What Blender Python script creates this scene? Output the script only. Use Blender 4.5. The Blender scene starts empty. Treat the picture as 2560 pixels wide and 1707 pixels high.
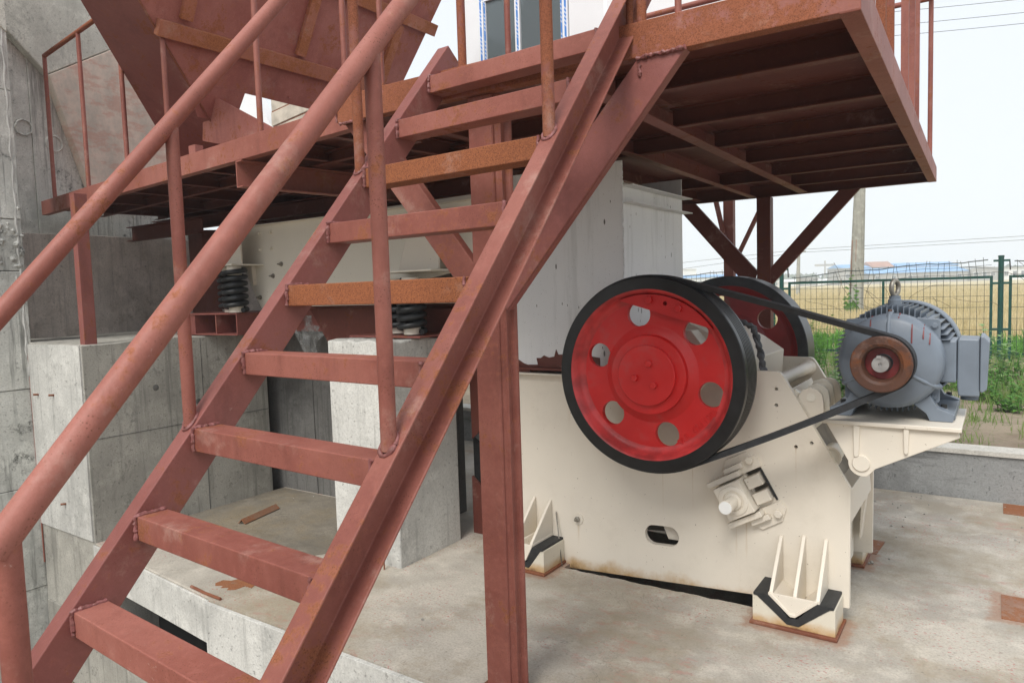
import bpy, bmesh, math, random
from mathutils import Vector, Matrix
import numpy as np
random.seed(7)
R = math.radians
S = bpy.context.scene
COL = S.collection

# ------------------------------------------------------------------ camera
# world axes: x runs along the crusher to the right, y runs away past it, z up; slab top is z = 0
F, PITCH, ROLL, YAW = 712.0, .071, -.0314, -.6
def cam_axes():
    cp, sp = math.cos(PITCH), math.sin(PITCH)
    cr, sr = math.cos(ROLL), math.sin(ROLL)
    m0 = [(1, 0, 0), (0, -sp, -cp), (0, cp, -sp)]
    rr = [(cr, -sr, 0), (sr, cr, 0), (0, 0, 1)]
    rm = [tuple(sum(rr[i][k] * m0[k][j] for k in range(3)) for j in range(3)) for i in range(3)]
    def conv(w):
        ex = (math.cos(YAW), math.sin(YAW)); ey = (-math.sin(YAW), math.cos(YAW))
        return Vector((w[0] * ex[0] + w[1] * ex[1], w[0] * ey[0] + w[1] * ey[1], w[2]))
    return conv(rm[0]), -conv(rm[1]), -conv(rm[2])
cam_d = bpy.data.cameras.new('camera'); cam = bpy.data.objects.new('camera', cam_d); COL.objects.link(cam)
ax, ay, az = cam_axes()
M = Matrix((ax, ay, az)).transposed().to_4x4(); M.translation = Vector((0, 0, 1.75))
cam.matrix_world = M
cam_d.sensor_width = 36; cam_d.lens = F / 1024 * 36; cam_d.clip_start = .05; cam_d.clip_end = 5000
S.camera = cam

# ------------------------------------------------------------------ sky and light
SUN_EL, SUN_DIR = 50.0, Vector((.10, -.98, 0)).normalized()   # where the light comes from (horizontal)
W = bpy.data.worlds.new('World'); S.world = W; W.use_nodes = True
nt = W.node_tree; nt.nodes.clear()
sky = nt.nodes.new('ShaderNodeTexSky'); sky.sky_type = 'NISHITA'; sky.sun_disc = False
sky.sun_elevation = R(SUN_EL); sky.sun_rotation = math.atan2(SUN_DIR.x, SUN_DIR.y)
sky.dust_density = 3.0; sky.air_density = 1.0
mx = nt.nodes.new('ShaderNodeMixRGB'); mx.inputs[0].default_value = .86; mx.inputs[2].default_value = (10.5, 11.0, 11.7, 1)
bg = nt.nodes.new('ShaderNodeBackground'); bg.inputs[1].default_value = .063
ow = nt.nodes.new('ShaderNodeOutputWorld')
nt.links.new(sky.outputs[0], mx.inputs[1]); nt.links.new(mx.outputs[0], bg.inputs[0]); nt.links.new(bg.outputs[0], ow.inputs[0])
sd = bpy.data.lights.new('sun', 'SUN'); sd.energy = 2.25; sd.angle = R(30); sd.color = (1, .965, .91)
sun = bpy.data.objects.new('sun', sd); COL.objects.link(sun)
sv = Vector((SUN_DIR.x * math.cos(R(SUN_EL)), SUN_DIR.y * math.cos(R(SUN_EL)), math.sin(R(SUN_EL))))
sun.rotation_euler = sv.to_track_quat('Z', 'Y').to_euler(); sun.location = (-3, -3, 9)
S.view_settings.view_transform = 'Standard'; S.view_settings.look = 'None'
S.view_settings.exposure = 0.68; S.view_settings.gamma = 1.0; S.view_settings.use_curve_mapping = False
S.cycles.max_bounces = 6; S.cycles.volume_bounces = 1

# ------------------------------------------------------------------ materials
class NT:
    def __init__(s, name):
        s.m = bpy.data.materials.new(name); s.m.use_nodes = True; s.t = s.m.node_tree; s.t.nodes.clear()
        s.out = s.n('ShaderNodeOutputMaterial'); s.b = s.n('ShaderNodeBsdfPrincipled')
        s.l(s.b.outputs[0], s.out.inputs[0])
        s.tc = s.n('ShaderNodeTexCoord'); s.oi = s.n('ShaderNodeObjectInfo')
        v = s.n('ShaderNodeVectorMath'); v.operation = 'SCALE'; v.inputs[3].default_value = 7.3
        cx = s.n('ShaderNodeCombineXYZ')
        for i in range(3): s.l(s.oi.outputs['Random'], cx.inputs[i])
        s.l(cx.outputs[0], v.inputs[0])
        a = s.n('ShaderNodeVectorMath'); a.operation = 'ADD'
        s.l(s.tc.outputs['Object'], a.inputs[0]); s.l(v.outputs[0], a.inputs[1]); s.co = a.outputs[0]
        s.raw = s.tc.outputs['Object']
    def n(s, k): return s.t.nodes.new(k)
    def l(s, a, b): s.t.links.new(a, b)
    def noise(s, scale, detail=4, rough=.55, stretch=None, dist=0, co=None):
        c = co or s.co
        if stretch:
            mp = s.n('ShaderNodeMapping'); mp.inputs['Scale'].default_value = stretch; s.l(c, mp.inputs[0]); c = mp.outputs[0]
        x = s.n('ShaderNodeTexNoise'); x.inputs['Scale'].default_value = scale; x.inputs['Detail'].default_value = detail
        x.inputs['Roughness'].default_value = rough; x.inputs['Distortion'].default_value = dist
        s.l(c, x.inputs['Vector']); return x.outputs['Fac']
    def ramp(s, f, a, b, lo=0., hi=1.):
        x = s.n('ShaderNodeMapRange'); x.interpolation_type = 'SMOOTHSTEP'; s.l(f, x.inputs[0])
        x.inputs[1].default_value = a; x.inputs[2].default_value = b; x.inputs[3].default_value = lo; x.inputs[4].default_value = hi
        return x.outputs[0]
    def math(s, op, a, b):
        x = s.n('ShaderNodeMath'); x.operation = op
        for i, v in enumerate((a, b)):
            if isinstance(v, (int, float)): x.inputs[i].default_value = v
            else: s.l(v, x.inputs[i])
        return x.outputs[0]
    def mix(s, f, a, b, kind='MIX'):
        x = s.n('ShaderNodeMixRGB'); x.blend_type = kind
        for i, v in enumerate((f, a, b)):
            if isinstance(v, (int, float)): x.inputs[i].default_value = v
            elif isinstance(v, tuple): x.inputs[i].default_value = (*v, 1)
            else: s.l(v, x.inputs[i])
        return x.outputs[0]
    def col(s, c):
        if isinstance(c, tuple): s.b.inputs['Base Color'].default_value = (*c, 1)
        else: s.l(c, s.b.inputs['Base Color'])
    def rough(s, r):
        if isinstance(r, (int, float)): s.b.inputs['Roughness'].default_value = r
        else: s.l(r, s.b.inputs['Roughness'])
    def bump(s, h, dist=.002, st=.6):
        x = s.n('ShaderNodeBump'); x.inputs['Distance'].default_value = dist; x.inputs['Strength'].default_value = st
        s.l(h, x.inputs['Height']); s.l(x.outputs[0], s.b.inputs['Normal'])
    def spec(s, v): s.b.inputs['Specular IOR Level'].default_value = v

def m_primer(name, c1, c2, rust, amt, spots=1.0, rough=.55):
    t = NT(name)
    big = t.noise(1.9, 6, .65); mid = t.noise(11, 5, .65, stretch=(1, 1, .22)); fine = t.noise(260, 3, .7); dust = t.noise(3.7, 7, .75); med = t.noise(34, 5, .7)
    c = t.mix(t.ramp(big, .38, .62), c1, c2)
    c = t.mix(t.ramp(mid, .52, .72, 0, .45), c, tuple(x * .70 for x in c1))
    c = t.mix(t.ramp(med, .45, .75, 0, .35), c, tuple(min(1, x * 1.3) for x in c2))
    # soft rust film in patches
    film = t.ramp(t.math('ADD', t.math('MULTIPLY', t.noise(4.2, 7, .68), .62), t.math('MULTIPLY', med, .38)), .62 - amt * .24, .70 - amt * .22)
    c = t.mix(t.math('MULTIPLY', film, .78), c, rust)
    grain = t.ramp(t.noise(120, 5, .8), .42, .62)
    c = t.mix(t.math('MULTIPLY', grain, t.ramp(film, 0, 1, .16, .50)), c, (.17, .055, .025))
    # dense fine pitting inside the film, scattered larger spots elsewhere
    pit = t.math('MULTIPLY', t.ramp(fine, .50, .66), t.ramp(film, .2, 1, .12, 1))
    c = t.mix(t.math('MULTIPLY', pit, .60 * spots), c, (.13, .040, .016))
    vo = t.n('ShaderNodeTexVoronoi'); vo.inputs['Scale'].default_value = 135; t.l(t.co, vo.inputs['Vector'])
    keep = t.ramp(t.math('ADD', t.noise(9, 4, .6), t.math('MULTIPLY', film, .14)), .47, .60)
    sp = t.math('MULTIPLY', t.ramp(vo.outputs['Distance'], .14, .30, 1, 0), keep)
    c = t.mix(t.math('MULTIPLY', sp, .75 * spots), c, (.12, .036, .018))
    c = t.mix(t.ramp(dust, .55, .72, 0, .36), c, (.50, .34, .28))
    c = t.mix(t.math('MULTIPLY', t.ramp(t.noise(48, 6, .8, stretch=(.35, 1, 1)), .64, .70), t.ramp(t.noise(2.6, 4, .6), .54, .66, 0, .55)), c, (.55, .42, .36))
    t.col(c); t.rough(t.ramp(film, 0, 1, rough, .85)); t.spec(.35)
    t.bump(t.math('ADD', t.math('MULTIPLY', fine, .6), t.math('ADD', t.math('MULTIPLY', film, .5), t.math('MULTIPLY', med, .5))), .0012, .6)
    return t.m
PR1, PR2, RU = (.215, .066, .050), (.290, .104, .079), (.300, .108, .046)
M_PRIMER = m_primer('red_oxide_primer', PR1, PR2, RU, .38)
M_PRIMER_RUSTY = m_primer('red_oxide_primer_rusting', PR1, PR2, (.30, .10, .042), .90, 1.2)
M_PRIMER_WARM = m_primer('red_oxide_primer_weathered', (.26, .086, .064), (.33, .124, .096), RU, .36, .9)
M_TREAD_RUST = m_primer('rusted_tread_steel', (.24, .08, .044), (.30, .105, .05), (.32, .112, .042), 1.25, 1.6)
M_PRIMER_CLEAN = m_primer('red_oxide_primer_smooth', (.215, .070, .060), (.255, .09, .078), (.28, .10, .045), .34, .6, .5)
M_PRIMER_DARK = m_primer('maroon_and_shade_primer', (.115, .032, .024), (.14, .042, .031), (.15, .05, .025), .25, .4)  # maroon parts; on deck undersides and joists, shade put into the colour
def m_weld():
    t = NT('weld_metal'); n = t.noise(60, 4)
    t.col(t.mix(t.ramp(n, .35, .65), (.27, .10, .095), (.16, .055, .045))); t.rough(.5); t.bump(n, .004, .8); return t.m
M_WELD = m_weld()
M_HOPPER = m_primer('hopper_primer', (.34, .115, .092), (.42, .165, .135), (.40, .14, .055), .42, .8)
M_HOPPER_RIB = m_primer('hopper_rib_primer', (.38, .14, .09), (.44, .17, .10), (.44, .165, .06), .7, .8)

def m_concrete(name, base, dark, streak=.5, blot=.5, red=0., warm=0., vertical=True, pits=1., slab=False):
    t = NT(name)
    big = t.noise(1.1, 6, .62, co=t.raw); mid = t.noise(5, 6, .65, co=t.raw); fine = t.noise(85, 4, .65, co=t.raw)
    st = t.noise(1.0, 5, .7, stretch=(16, 16, .9) if vertical else (1.2, 7, 7), co=t.raw)
    c = t.mix(t.ramp(big, .38, .62), tuple(min(1, x * 1.08) for x in base), tuple(x * .76 for x in base))
    c = t.mix(t.ramp(mid, .48, .68, 0, .6), c, tuple(min(1, x * 1.3) for x in base))
    c = t.mix(t.ramp(st, .50, .70, 0, streak), c, dark)
    bl = t.math('MULTIPLY', t.ramp(t.noise(2.6, 7, .75, co=t.raw), .53, .66), t.ramp(t.noise(22, 5, .75, co=t.raw), .42, .58))
    c = t.mix(t.math('MULTIPLY', bl, blot), c, dark)
    if warm: c = t.mix(t.ramp(t.noise(1.3, 7, .7, co=t.raw), .46, .64, 0, warm), c, (.27, .21, .125))
    if red:
        rp = t.math('MULTIPLY', t.ramp(t.noise(46, 3, .6, stretch=(1, 1.6, 1), co=t.raw), .60, .645), t.ramp(t.noise(1.7, 4, .6, co=t.raw), .46, .58))
        c = t.mix(t.math('MULTIPLY', rp, red), c, (.40, .13, .13))
    cn = t.math('ABSOLUTE', t.math('SUBTRACT', t.noise(1.4, 7, .6, dist=.6, co=t.raw), .5), 0)
    c = t.mix(t.math('MULTIPLY', t.ramp(cn, 0, .0035, 1, 0), t.ramp(t.noise(.9, 3, co=t.raw), .5, .6, 0, .6)), c, tuple(x * .35 for x in base))
    pit = t.ramp(t.noise(46, 2, .5, co=t.raw), .29, .34, 1, 0)
    c = t.mix(t.math('MULTIPLY', pit, .55 * pits), c, tuple(x * .35 for x in base))
    c = t.mix(t.ramp(fine, .42, .66, 0, .38), c, tuple(x * .55 for x in base))
    c = t.mix(t.ramp(t.noise(19, 6, .75, co=t.raw), .55, .72, 0, .4), c, tuple(x * .62 for x in base))
    if slab:
        smear = t.math('MULTIPLY', t.ramp(t.noise(9, 6, .75, stretch=(1, 1.8, 1), co=t.raw), .52, .62), t.ramp(t.noise(.8, 3, .5, co=t.raw), .52, .62))
        c = t.mix(t.math('MULTIPLY', smear, .45), c, (.42, .17, .15))
        damp = t.ramp(t.noise(.75, 6, .6, co=t.raw), .50, .60, 0, .38); c = t.mix(damp, c, (.27, .225, .155))
        sx = t.n('ShaderNodeSeparateXYZ'); t.l(t.raw, sx.inputs[0])
        def near(cx_, cy_, hx, hy):
            ax_ = t.math('SUBTRACT', t.math('ABSOLUTE', t.math('SUBTRACT', sx.outputs[0], cx_), 0), hx); ay_ = t.math('SUBTRACT', t.math('ABSOLUTE', t.math('SUBTRACT', sx.outputs[1], cy_), 0), hy)
            d_ = t.math('ADD', t.math('MAXIMUM', ax_, ay_), t.math('MULTIPLY', t.math('SUBTRACT', t.noise(16, 6, .7, co=t.raw), .5), .16))
            return t.ramp(d_, -.005, .055, 1, 0)
        halo = t.math('MAXIMUM', t.math('MAXIMUM', near(-.83, 3.73, .225, .14), near(-2.42, 3.71, .165, .14)), t.math('MAXIMUM', near(-.85, 4.80, .225, .14), near(.23, 4.46, .22, .18)))
        c = t.mix(t.math('MULTIPLY', halo, .55), c, (.28, .13, .07))
    t.col(c); t.rough(.9); t.spec(.2)
    t.bump(t.math('ADD', t.math('ADD', t.math('MULTIPLY', mid, 1.6), t.math('MULTIPLY', fine, .45)), t.math('MULTIPLY', pit, -.6)), .006, .7)
    return t.m
M_CONC = m_concrete('formed_concrete', (.42, .405, .36), (.14, .14, .125), .6, .75)
M_CONC_LIGHT = m_concrete('pale_formed_concrete', (.58, .575, .54), (.25, .25, .235), .45, .5)
M_CONC_WALL = m_concrete('board_marked_concrete', (.60, .60, .555), (.06, .062, .055), .7, 1.0)
M_CONC_DARK = m_concrete('dark_concrete', (.17, .165, .155), (.06, .06, .055), .7, .7)  # darker concrete for the back wall, joints and tie holes
M_CONC_PINK = m_concrete('pink_stained_concrete', (.64, .57, .52), (.15, .14, .13), .4, .4, red=.0, warm=.3)
M_PARAPET = m_concrete('weathered_grey_concrete', (.29, .295, .29), (.07, .07, .068), .75, 1., vertical=False)
M_SLAB = m_concrete('stained_concrete_slab', (.465, .43, .372), (.30, .25, .19), .08, .32, red=.9, warm=.5, slab=True, vertical=False, pits=.5)
M_CAP = m_concrete('pale_cement_cap', (.56, .54, .49), (.35, .33, .29), .3, .3, vertical=False)

def m_board():
    t = NT('red_smeared_concrete'); n = t.noise(3.5, 6, .7, stretch=(1, 1.2, .8), co=t.raw); k = t.noise(7, 5, .7, co=t.raw)
    c = t.mix(t.ramp(n, .35, .65), (.66, .55, .46), (.46, .42, .36))
    c = t.mix(t.ramp(t.noise(3, 7, .75, stretch=(1, 1.5, 4), co=t.raw), .47, .60, 0, .5), c, (.50, .25, .19)); t.col(c); t.rough(.85); t.bump(k, .006, .5); return t.m
M_BOARD = m_board()

def m_cream(name='cream_machine_paint', base=(.66, .61, .535), stain=.55, low=None):
    t = NT(name); n = t.noise(1.4, 4, co=t.raw); st = t.noise(1, 5, .7, stretch=(14, 14, .7), co=t.raw); sp = t.noise(75, 2, co=t.raw)
    c = t.mix(t.ramp(n, .3, .7), base, tuple(x * .93 for x in base))
    m = t.math('MULTIPLY', t.ramp(st, .60, .78), t.ramp(t.noise(1.3, 3, co=t.raw), .45, .62))
    c = t.mix(t.math('MULTIPLY', m, stain * .6), c, (.48, .33, .17))
    c = t.mix(t.ramp(sp, .73, .76, 0, .8), c, (.16, .09, .05))
    if low:   # rust creeping up out of the lowest edge
        sx = t.n('ShaderNodeSeparateXYZ'); t.l(t.raw, sx.inputs[0])
        k = t.math('ADD', t.ramp(sx.outputs[2], low[0], low[1], 1, 0), t.math('MULTIPLY', t.math('SUBTRACT', t.noise(7, 5, .65, co=t.raw), .5), 1.3))
        c = t.mix(t.ramp(k, .35, 1.0, 0, .95), c, (.50, .32, .14))
        c = t.mix(t.ramp(k, .85, 1.25, 0, .95), c, (.11, .055, .03))
    if low:
        for x0_, zt_, zb_, w__ in ((-1.175, .45, .18, .007), (-1.12, .46, .16, .006), (-.861, .885, .66, .006), (-1.42, .76, .42, .004), (-1.60, .76, .40, .005), (-1.85, .88, .5, .004), (-2.17, .29, .1, .008)):
            ax_ = t.math('ADD', t.math('ABSOLUTE', t.math('SUBTRACT', sx.outputs[0], x0_ + 1.6), 0), t.math('MULTIPLY', t.math('SUBTRACT', t.noise(9, 3, co=t.raw), .5), .02))
            f_ = t.math('MULTIPLY', t.ramp(ax_, 0, w__, 1, 0), t.math('MULTIPLY', t.ramp(sx.outputs[2], zb_, zt_), t.math('LESS_THAN', sx.outputs[2], zt_)))
            c = t.mix(t.math('MULTIPLY', f_, .45), c, (.50, .36, .20))
        c = t.mix(t.math('MULTIPLY', t.ramp(t.noise(2.2, 7, .72, co=t.raw), .52, .70), .16), c, (.42, .36, .27))
    t.col(c); t.rough(.42); t.spec(.45); t.bump(t.noise(40, 3, co=t.raw), .0012, .35); return t.m
M_CREAM = m_cream(base=(.77, .705, .60))
M_CREAM_SIDE = m_cream('cream_side_plate_paint', (.78, .715, .61), .5, low=(-.05, .16))
M_CREAM_FOOT = m_cream('cream_foot_paint', (.68, .63, .52), .8, low=(.0, .13))
M_CREAM_OLD = m_cream('dull_cream_paint', (.82, .775, .67), .8)
def m_greybox():
    t = NT('grey_sheet_steel_paint'); n = t.noise(1.8, 5, co=t.raw); st = t.noise(1, 4, .6, stretch=(60, 60, 3.5), co=t.raw); g = t.noise(4, 3, co=t.raw)
    c = t.mix(t.ramp(n, .3, .7), (.78, .79, .80), (.84, .845, .84))
    def dashes(sx_, sz_, thr, keep):
        mp = t.n('ShaderNodeMapping'); mp.inputs['Scale'].default_value = (sx_, sx_, sz_); t.l(t.raw, mp.inputs[0])
        vo = t.n('ShaderNodeTexVoronoi'); vo.inputs['Scale'].default_value = 1; t.l(mp.outputs[0], vo.inputs['Vector'])
        sc = t.n('ShaderNodeSeparateColor'); t.l(vo.outputs['Color'], sc.inputs[0])
        return t.math('MULTIPLY', t.ramp(vo.outputs['Distance'], thr * .7, thr, 1, 0), t.ramp(sc.outputs[0], keep, keep + .01, 1, 0))
    c = t.mix(dashes(13, 4.2, .085, .5), c, (.085, .075, .07)); c = t.mix(dashes(26, 9, .09, .35), c, (.12, .11, .10))
    c = t.mix(t.ramp(t.noise(1, 5, .7, stretch=(9, 9, .8), co=t.raw), .5, .68, 0, .4), c, (.50, .51, .50))
    c = t.mix(t.ramp(t.noise(120, 3, co=t.raw), .68, .73, 0, .6), c, (.18, .16, .14))
    t.col(c); t.rough(.48); t.bump(t.noise(3, 4, co=t.raw), .006, .35); return t.m
M_GREYBOX = m_greybox()
def m_simple(name, col, rough, var=.15, sc=8, bump=.001, metal=0., spec=.5, bsc=60):
    t = NT(name); n = t.noise(sc, 5); t.col(t.mix(t.ramp(n, .3, .7), tuple(x * (1 - var) for x in col), tuple(min(1, x * (1 + var)) for x in col)))
    t.rough(rough); t.spec(spec); t.b.inputs['Metallic'].default_value = metal
    if bump: t.bump(t.noise(bsc, 3), bump, .4)
    return t.m
def m_redwheel():
    t = NT('glossy_red_paint'); n = t.noise(3, 5, .6, co=t.raw); k = t.noise(14, 5, .65, co=t.raw)
    c = t.mix(t.ramp(n, .35, .7), (.50, .007, .007), (.57, .012, .011))
    c = t.mix(t.ramp(t.math('ADD', t.math('MULTIPLY', n, .6), t.math('MULTIPLY', k, .4)), .52, .66, 0, .38), c, (.40, .09, .085))
    t.col(c); t.rough(t.ramp(k, .3, .7, .36, .55)); t.bump(t.math('ADD', t.noise(35, 4, co=t.raw), t.math('MULTIPLY', t.noise(120, 3, co=t.raw), .4)), .003, .4); return t.m
M_RED = m_redwheel()
M_INNER = m_simple('shaded_inner_paint', (.20, .17, .13), .7, .3, 6)  # cream darkened: shade in the gap behind the plate put into the colour
M_RED_FILLET = m_simple('fillet_highlight_red', (.44, .035, .035), .38, .4, 7)  # pinker red, the fillet's highlight put into the colour
M_RED_DULL = m_simple('dull_red_paint', (.26, .03, .03), .45, .2)  # darker red for the rear wheel and pulley recess
M_RIM = m_simple('black_rim_paint', (.006, .0063, .0068), .36, .6, 14)
M_RIM_WORN_GLINT = m_simple('worn_ridge_glint_steel', (.16, .165, .17), .35, .3, 12, metal=.3)  # worn ridge tops, paler to put the grooves' lines of light into colour
M_RIM_GREY = m_simple('worn_rim_steel', (.035, .038, .04), .35, .3, 12, metal=.3)
M_BELT = m_simple('black_rubber', (.016, .017, .019), .55, .3, 30)
M_RUBBER = m_simple('black_rubber_pad', (.02, .021, .022), .65, .3, 30)
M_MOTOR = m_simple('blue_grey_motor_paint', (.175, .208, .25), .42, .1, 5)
M_MOTOR_DARK = m_simple('dark_blue_grey_paint', (.12, .15, .185), .5, .2, 8)  # darker blue-grey for the left fins and cable gland
M_PLATERUST = m_primer('rusted_pulley_steel', (.075, .036, .025), (.105, .044, .024), (.18, .064, .022), .5, .8)
M_RUSTPLATE = m_primer('flaking_rust_plate', (.24, .105, .055), (.24, .15, .10), (.30, .115, .045), .7, .8)
M_RUST_EDGE = m_primer('red_brown_rust', (.16, .055, .032), (.22, .085, .045), (.26, .09, .035), .6)
M_STEEL = m_simple('bare_steel', (.42, .41, .40), .35, .2, 20, metal=.6)
M_GALV = m_simple('galvanised_bolt', (.30, .28, .24), .4, .3, 30, metal=.5)
M_BLACKBOLT = m_simple('black_bolt', (.02, .02, .02), .45, .3)
M_SPRING = m_simple('black_spring_steel', (.012, .014, .016), .5, .3, 20)
M_GREEN = m_simple('dark_green_paint', (.006, .055, .042), .4, .2)
M_WIRE = m_simple('dark_mesh_wire', (.035, .05, .045), .6, .2)
M_CABLE = m_simple('grey_cable_wrap', (.10, .105, .11), .8, .35, 40, .004)
M_PANEL = m_simple('white_insulated_panel', (.74, .75, .76), .45, .03, 2, 0)
M_UPVC = m_simple('white_window_frame', (.82, .83, .85), .3, .02, 3, 0)
M_ROD = m_simple('white_rod_end', (.78, .78, .76), .45, .05)
M_DRIP = m_simple('red_paint_drip', (.20, .035, .035), .4, .2)
M_POLE = m_concrete('pole_concrete', (.36, .355, .31), (.16, .16, .13), .5, .5)
M_VOID = m_simple('shade_black', (.012, .012, .012), .95, .3)  # near-black: shade of the pit and openings put into the colour
def m_tape():
    t = NT('blue_printed_tape'); sx = t.n('ShaderNodeSeparateXYZ'); t.l(t.raw, sx.inputs[0])
    f = t.math('FRACT', t.math('MULTIPLY', t.math('ADD', sx.outputs[2], sx.outputs[0]), 28), 0)
    g = t.math('FRACT', t.math('MULTIPLY', t.math('ADD', sx.outputs[2], sx.outputs[0]), 4.1), 0)
    k = t.math('MULTIPLY', t.ramp(f, .5, .56), t.ramp(g, .28, .3))
    t.col(t.mix(t.math('MULTIPLY', k, .6), (.06, .22, .60), (.75, .8, .88))); t.rough(.4); return t.m
M_TAPE = m_tape()
def m_glass():
    t = NT('window_glass'); g = t.n('ShaderNodeBsdfTransparent'); g.inputs[0].default_value = (.80, .85, .87, 1)
    mxs = t.n('ShaderNodeMixShader'); t.b.inputs['Base Color'].default_value = (.15, .18, .19, 1); t.b.inputs['Roughness'].default_value = .03
    mxs.inputs[0].default_value = .7; t.l(g.outputs[0], mxs.inputs[1]); t.l(t.b.outputs[0], mxs.inputs[2]); t.l(mxs.outputs[0], t.out.inputs[0]); return t.m
M_GLASS = m_glass()
def m_plastic():
    t = NT('cloudy_plastic_film'); g = t.n('ShaderNodeBsdfTransparent'); mxs = t.n('ShaderNodeMixShader')
    t.b.inputs['Base Color'].default_value = (.45, .46, .45, 1); t.b.inputs['Roughness'].default_value = .3
    t.l(t.ramp(t.noise(9, 5, .7), .35, .7, .12, .6), mxs.inputs[0]); t.l(g.outputs[0], mxs.inputs[1]); t.l(t.b.outputs[0], mxs.inputs[2]); t.l(mxs.outputs[0], t.out.inputs[0]); return t.m
M_FILM = m_plastic()
def m_leaf(name, a, b, sc=1.5):
    t = NT(name); n = t.noise(sc, 4, .6, co=t.raw); k = t.noise(25, 2, co=t.raw)
    c = t.mix(t.ramp(n, .35, .65), a, b); c = t.mix(t.ramp(k, .4, .7, 0, .4), c, tuple(min(1, x * 1.6) for x in b))
    t.col(c); t.rough(.55); t.spec(.3)
    tr = t.n('ShaderNodeBsdfTranslucent'); t.l(c, tr.inputs[0]); mxs = t.n('ShaderNodeMixShader'); mxs.inputs[0].default_value = .35
    t.l(t.b.outputs[0], mxs.inputs[1]); t.l(tr.outputs[0], mxs.inputs[2]); t.l(mxs.outputs[0], t.out.inputs[0]); return t.m
M_LEAF = m_leaf('weed_leaf', (.075, .20, .03), (.13, .30, .05))
M_LEAF2 = m_leaf('pale_weed_leaf', (.17, .30, .11), (.26, .38, .17))
M_GRASS = m_leaf('grass_blade', (.12, .22, .045), (.22, .30, .09), .8)
M_WHEAT = m_leaf('ripe_wheat', (.46, .385, .20), (.58, .49, .29), .25)
M_TWIG = m_simple('dry_creeper_stem', (.10, .085, .06), .9, .3)
def m_soil():
    t = NT('dry_soil'); n = t.noise(1.2, 7, .7, co=t.raw); k = t.noise(14, 5, .7, co=t.raw)
    c = t.mix(t.ramp(n, .35, .65), (.17, .125, .085), (.29, .235, .17)); c = t.mix(t.ramp(k, .5, .7, 0, .5), c, (.12, .15, .05))
    t.col(c); t.rough(.95); t.bump(k, .03, .8); return t.m
M_SOIL = m_soil()
def m_field():
    t = NT('wheat_field'); n = t.noise(.06, 5, .6, stretch=(1, 3, 1), co=t.raw); k = t.noise(1.5, 6, .75, stretch=(1, 3, 1), co=t.raw); p = t.noise(.02, 3, co=t.raw)
    c = t.mix(t.ramp(n, .35, .65), (.46, .39, .22), (.55, .47, .29)); c = t.mix(t.ramp(k, .4, .75, 0, .5), c, (.36, .25, .10))
    c = t.mix(t.ramp(p, .62, .72, 0, .5), c, (.20, .27, .09)); t.col(c); t.rough(.95); t.spec(.1); t.bump(k, .2, .6); return t.m
M_FIELD = m_field()

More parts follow.
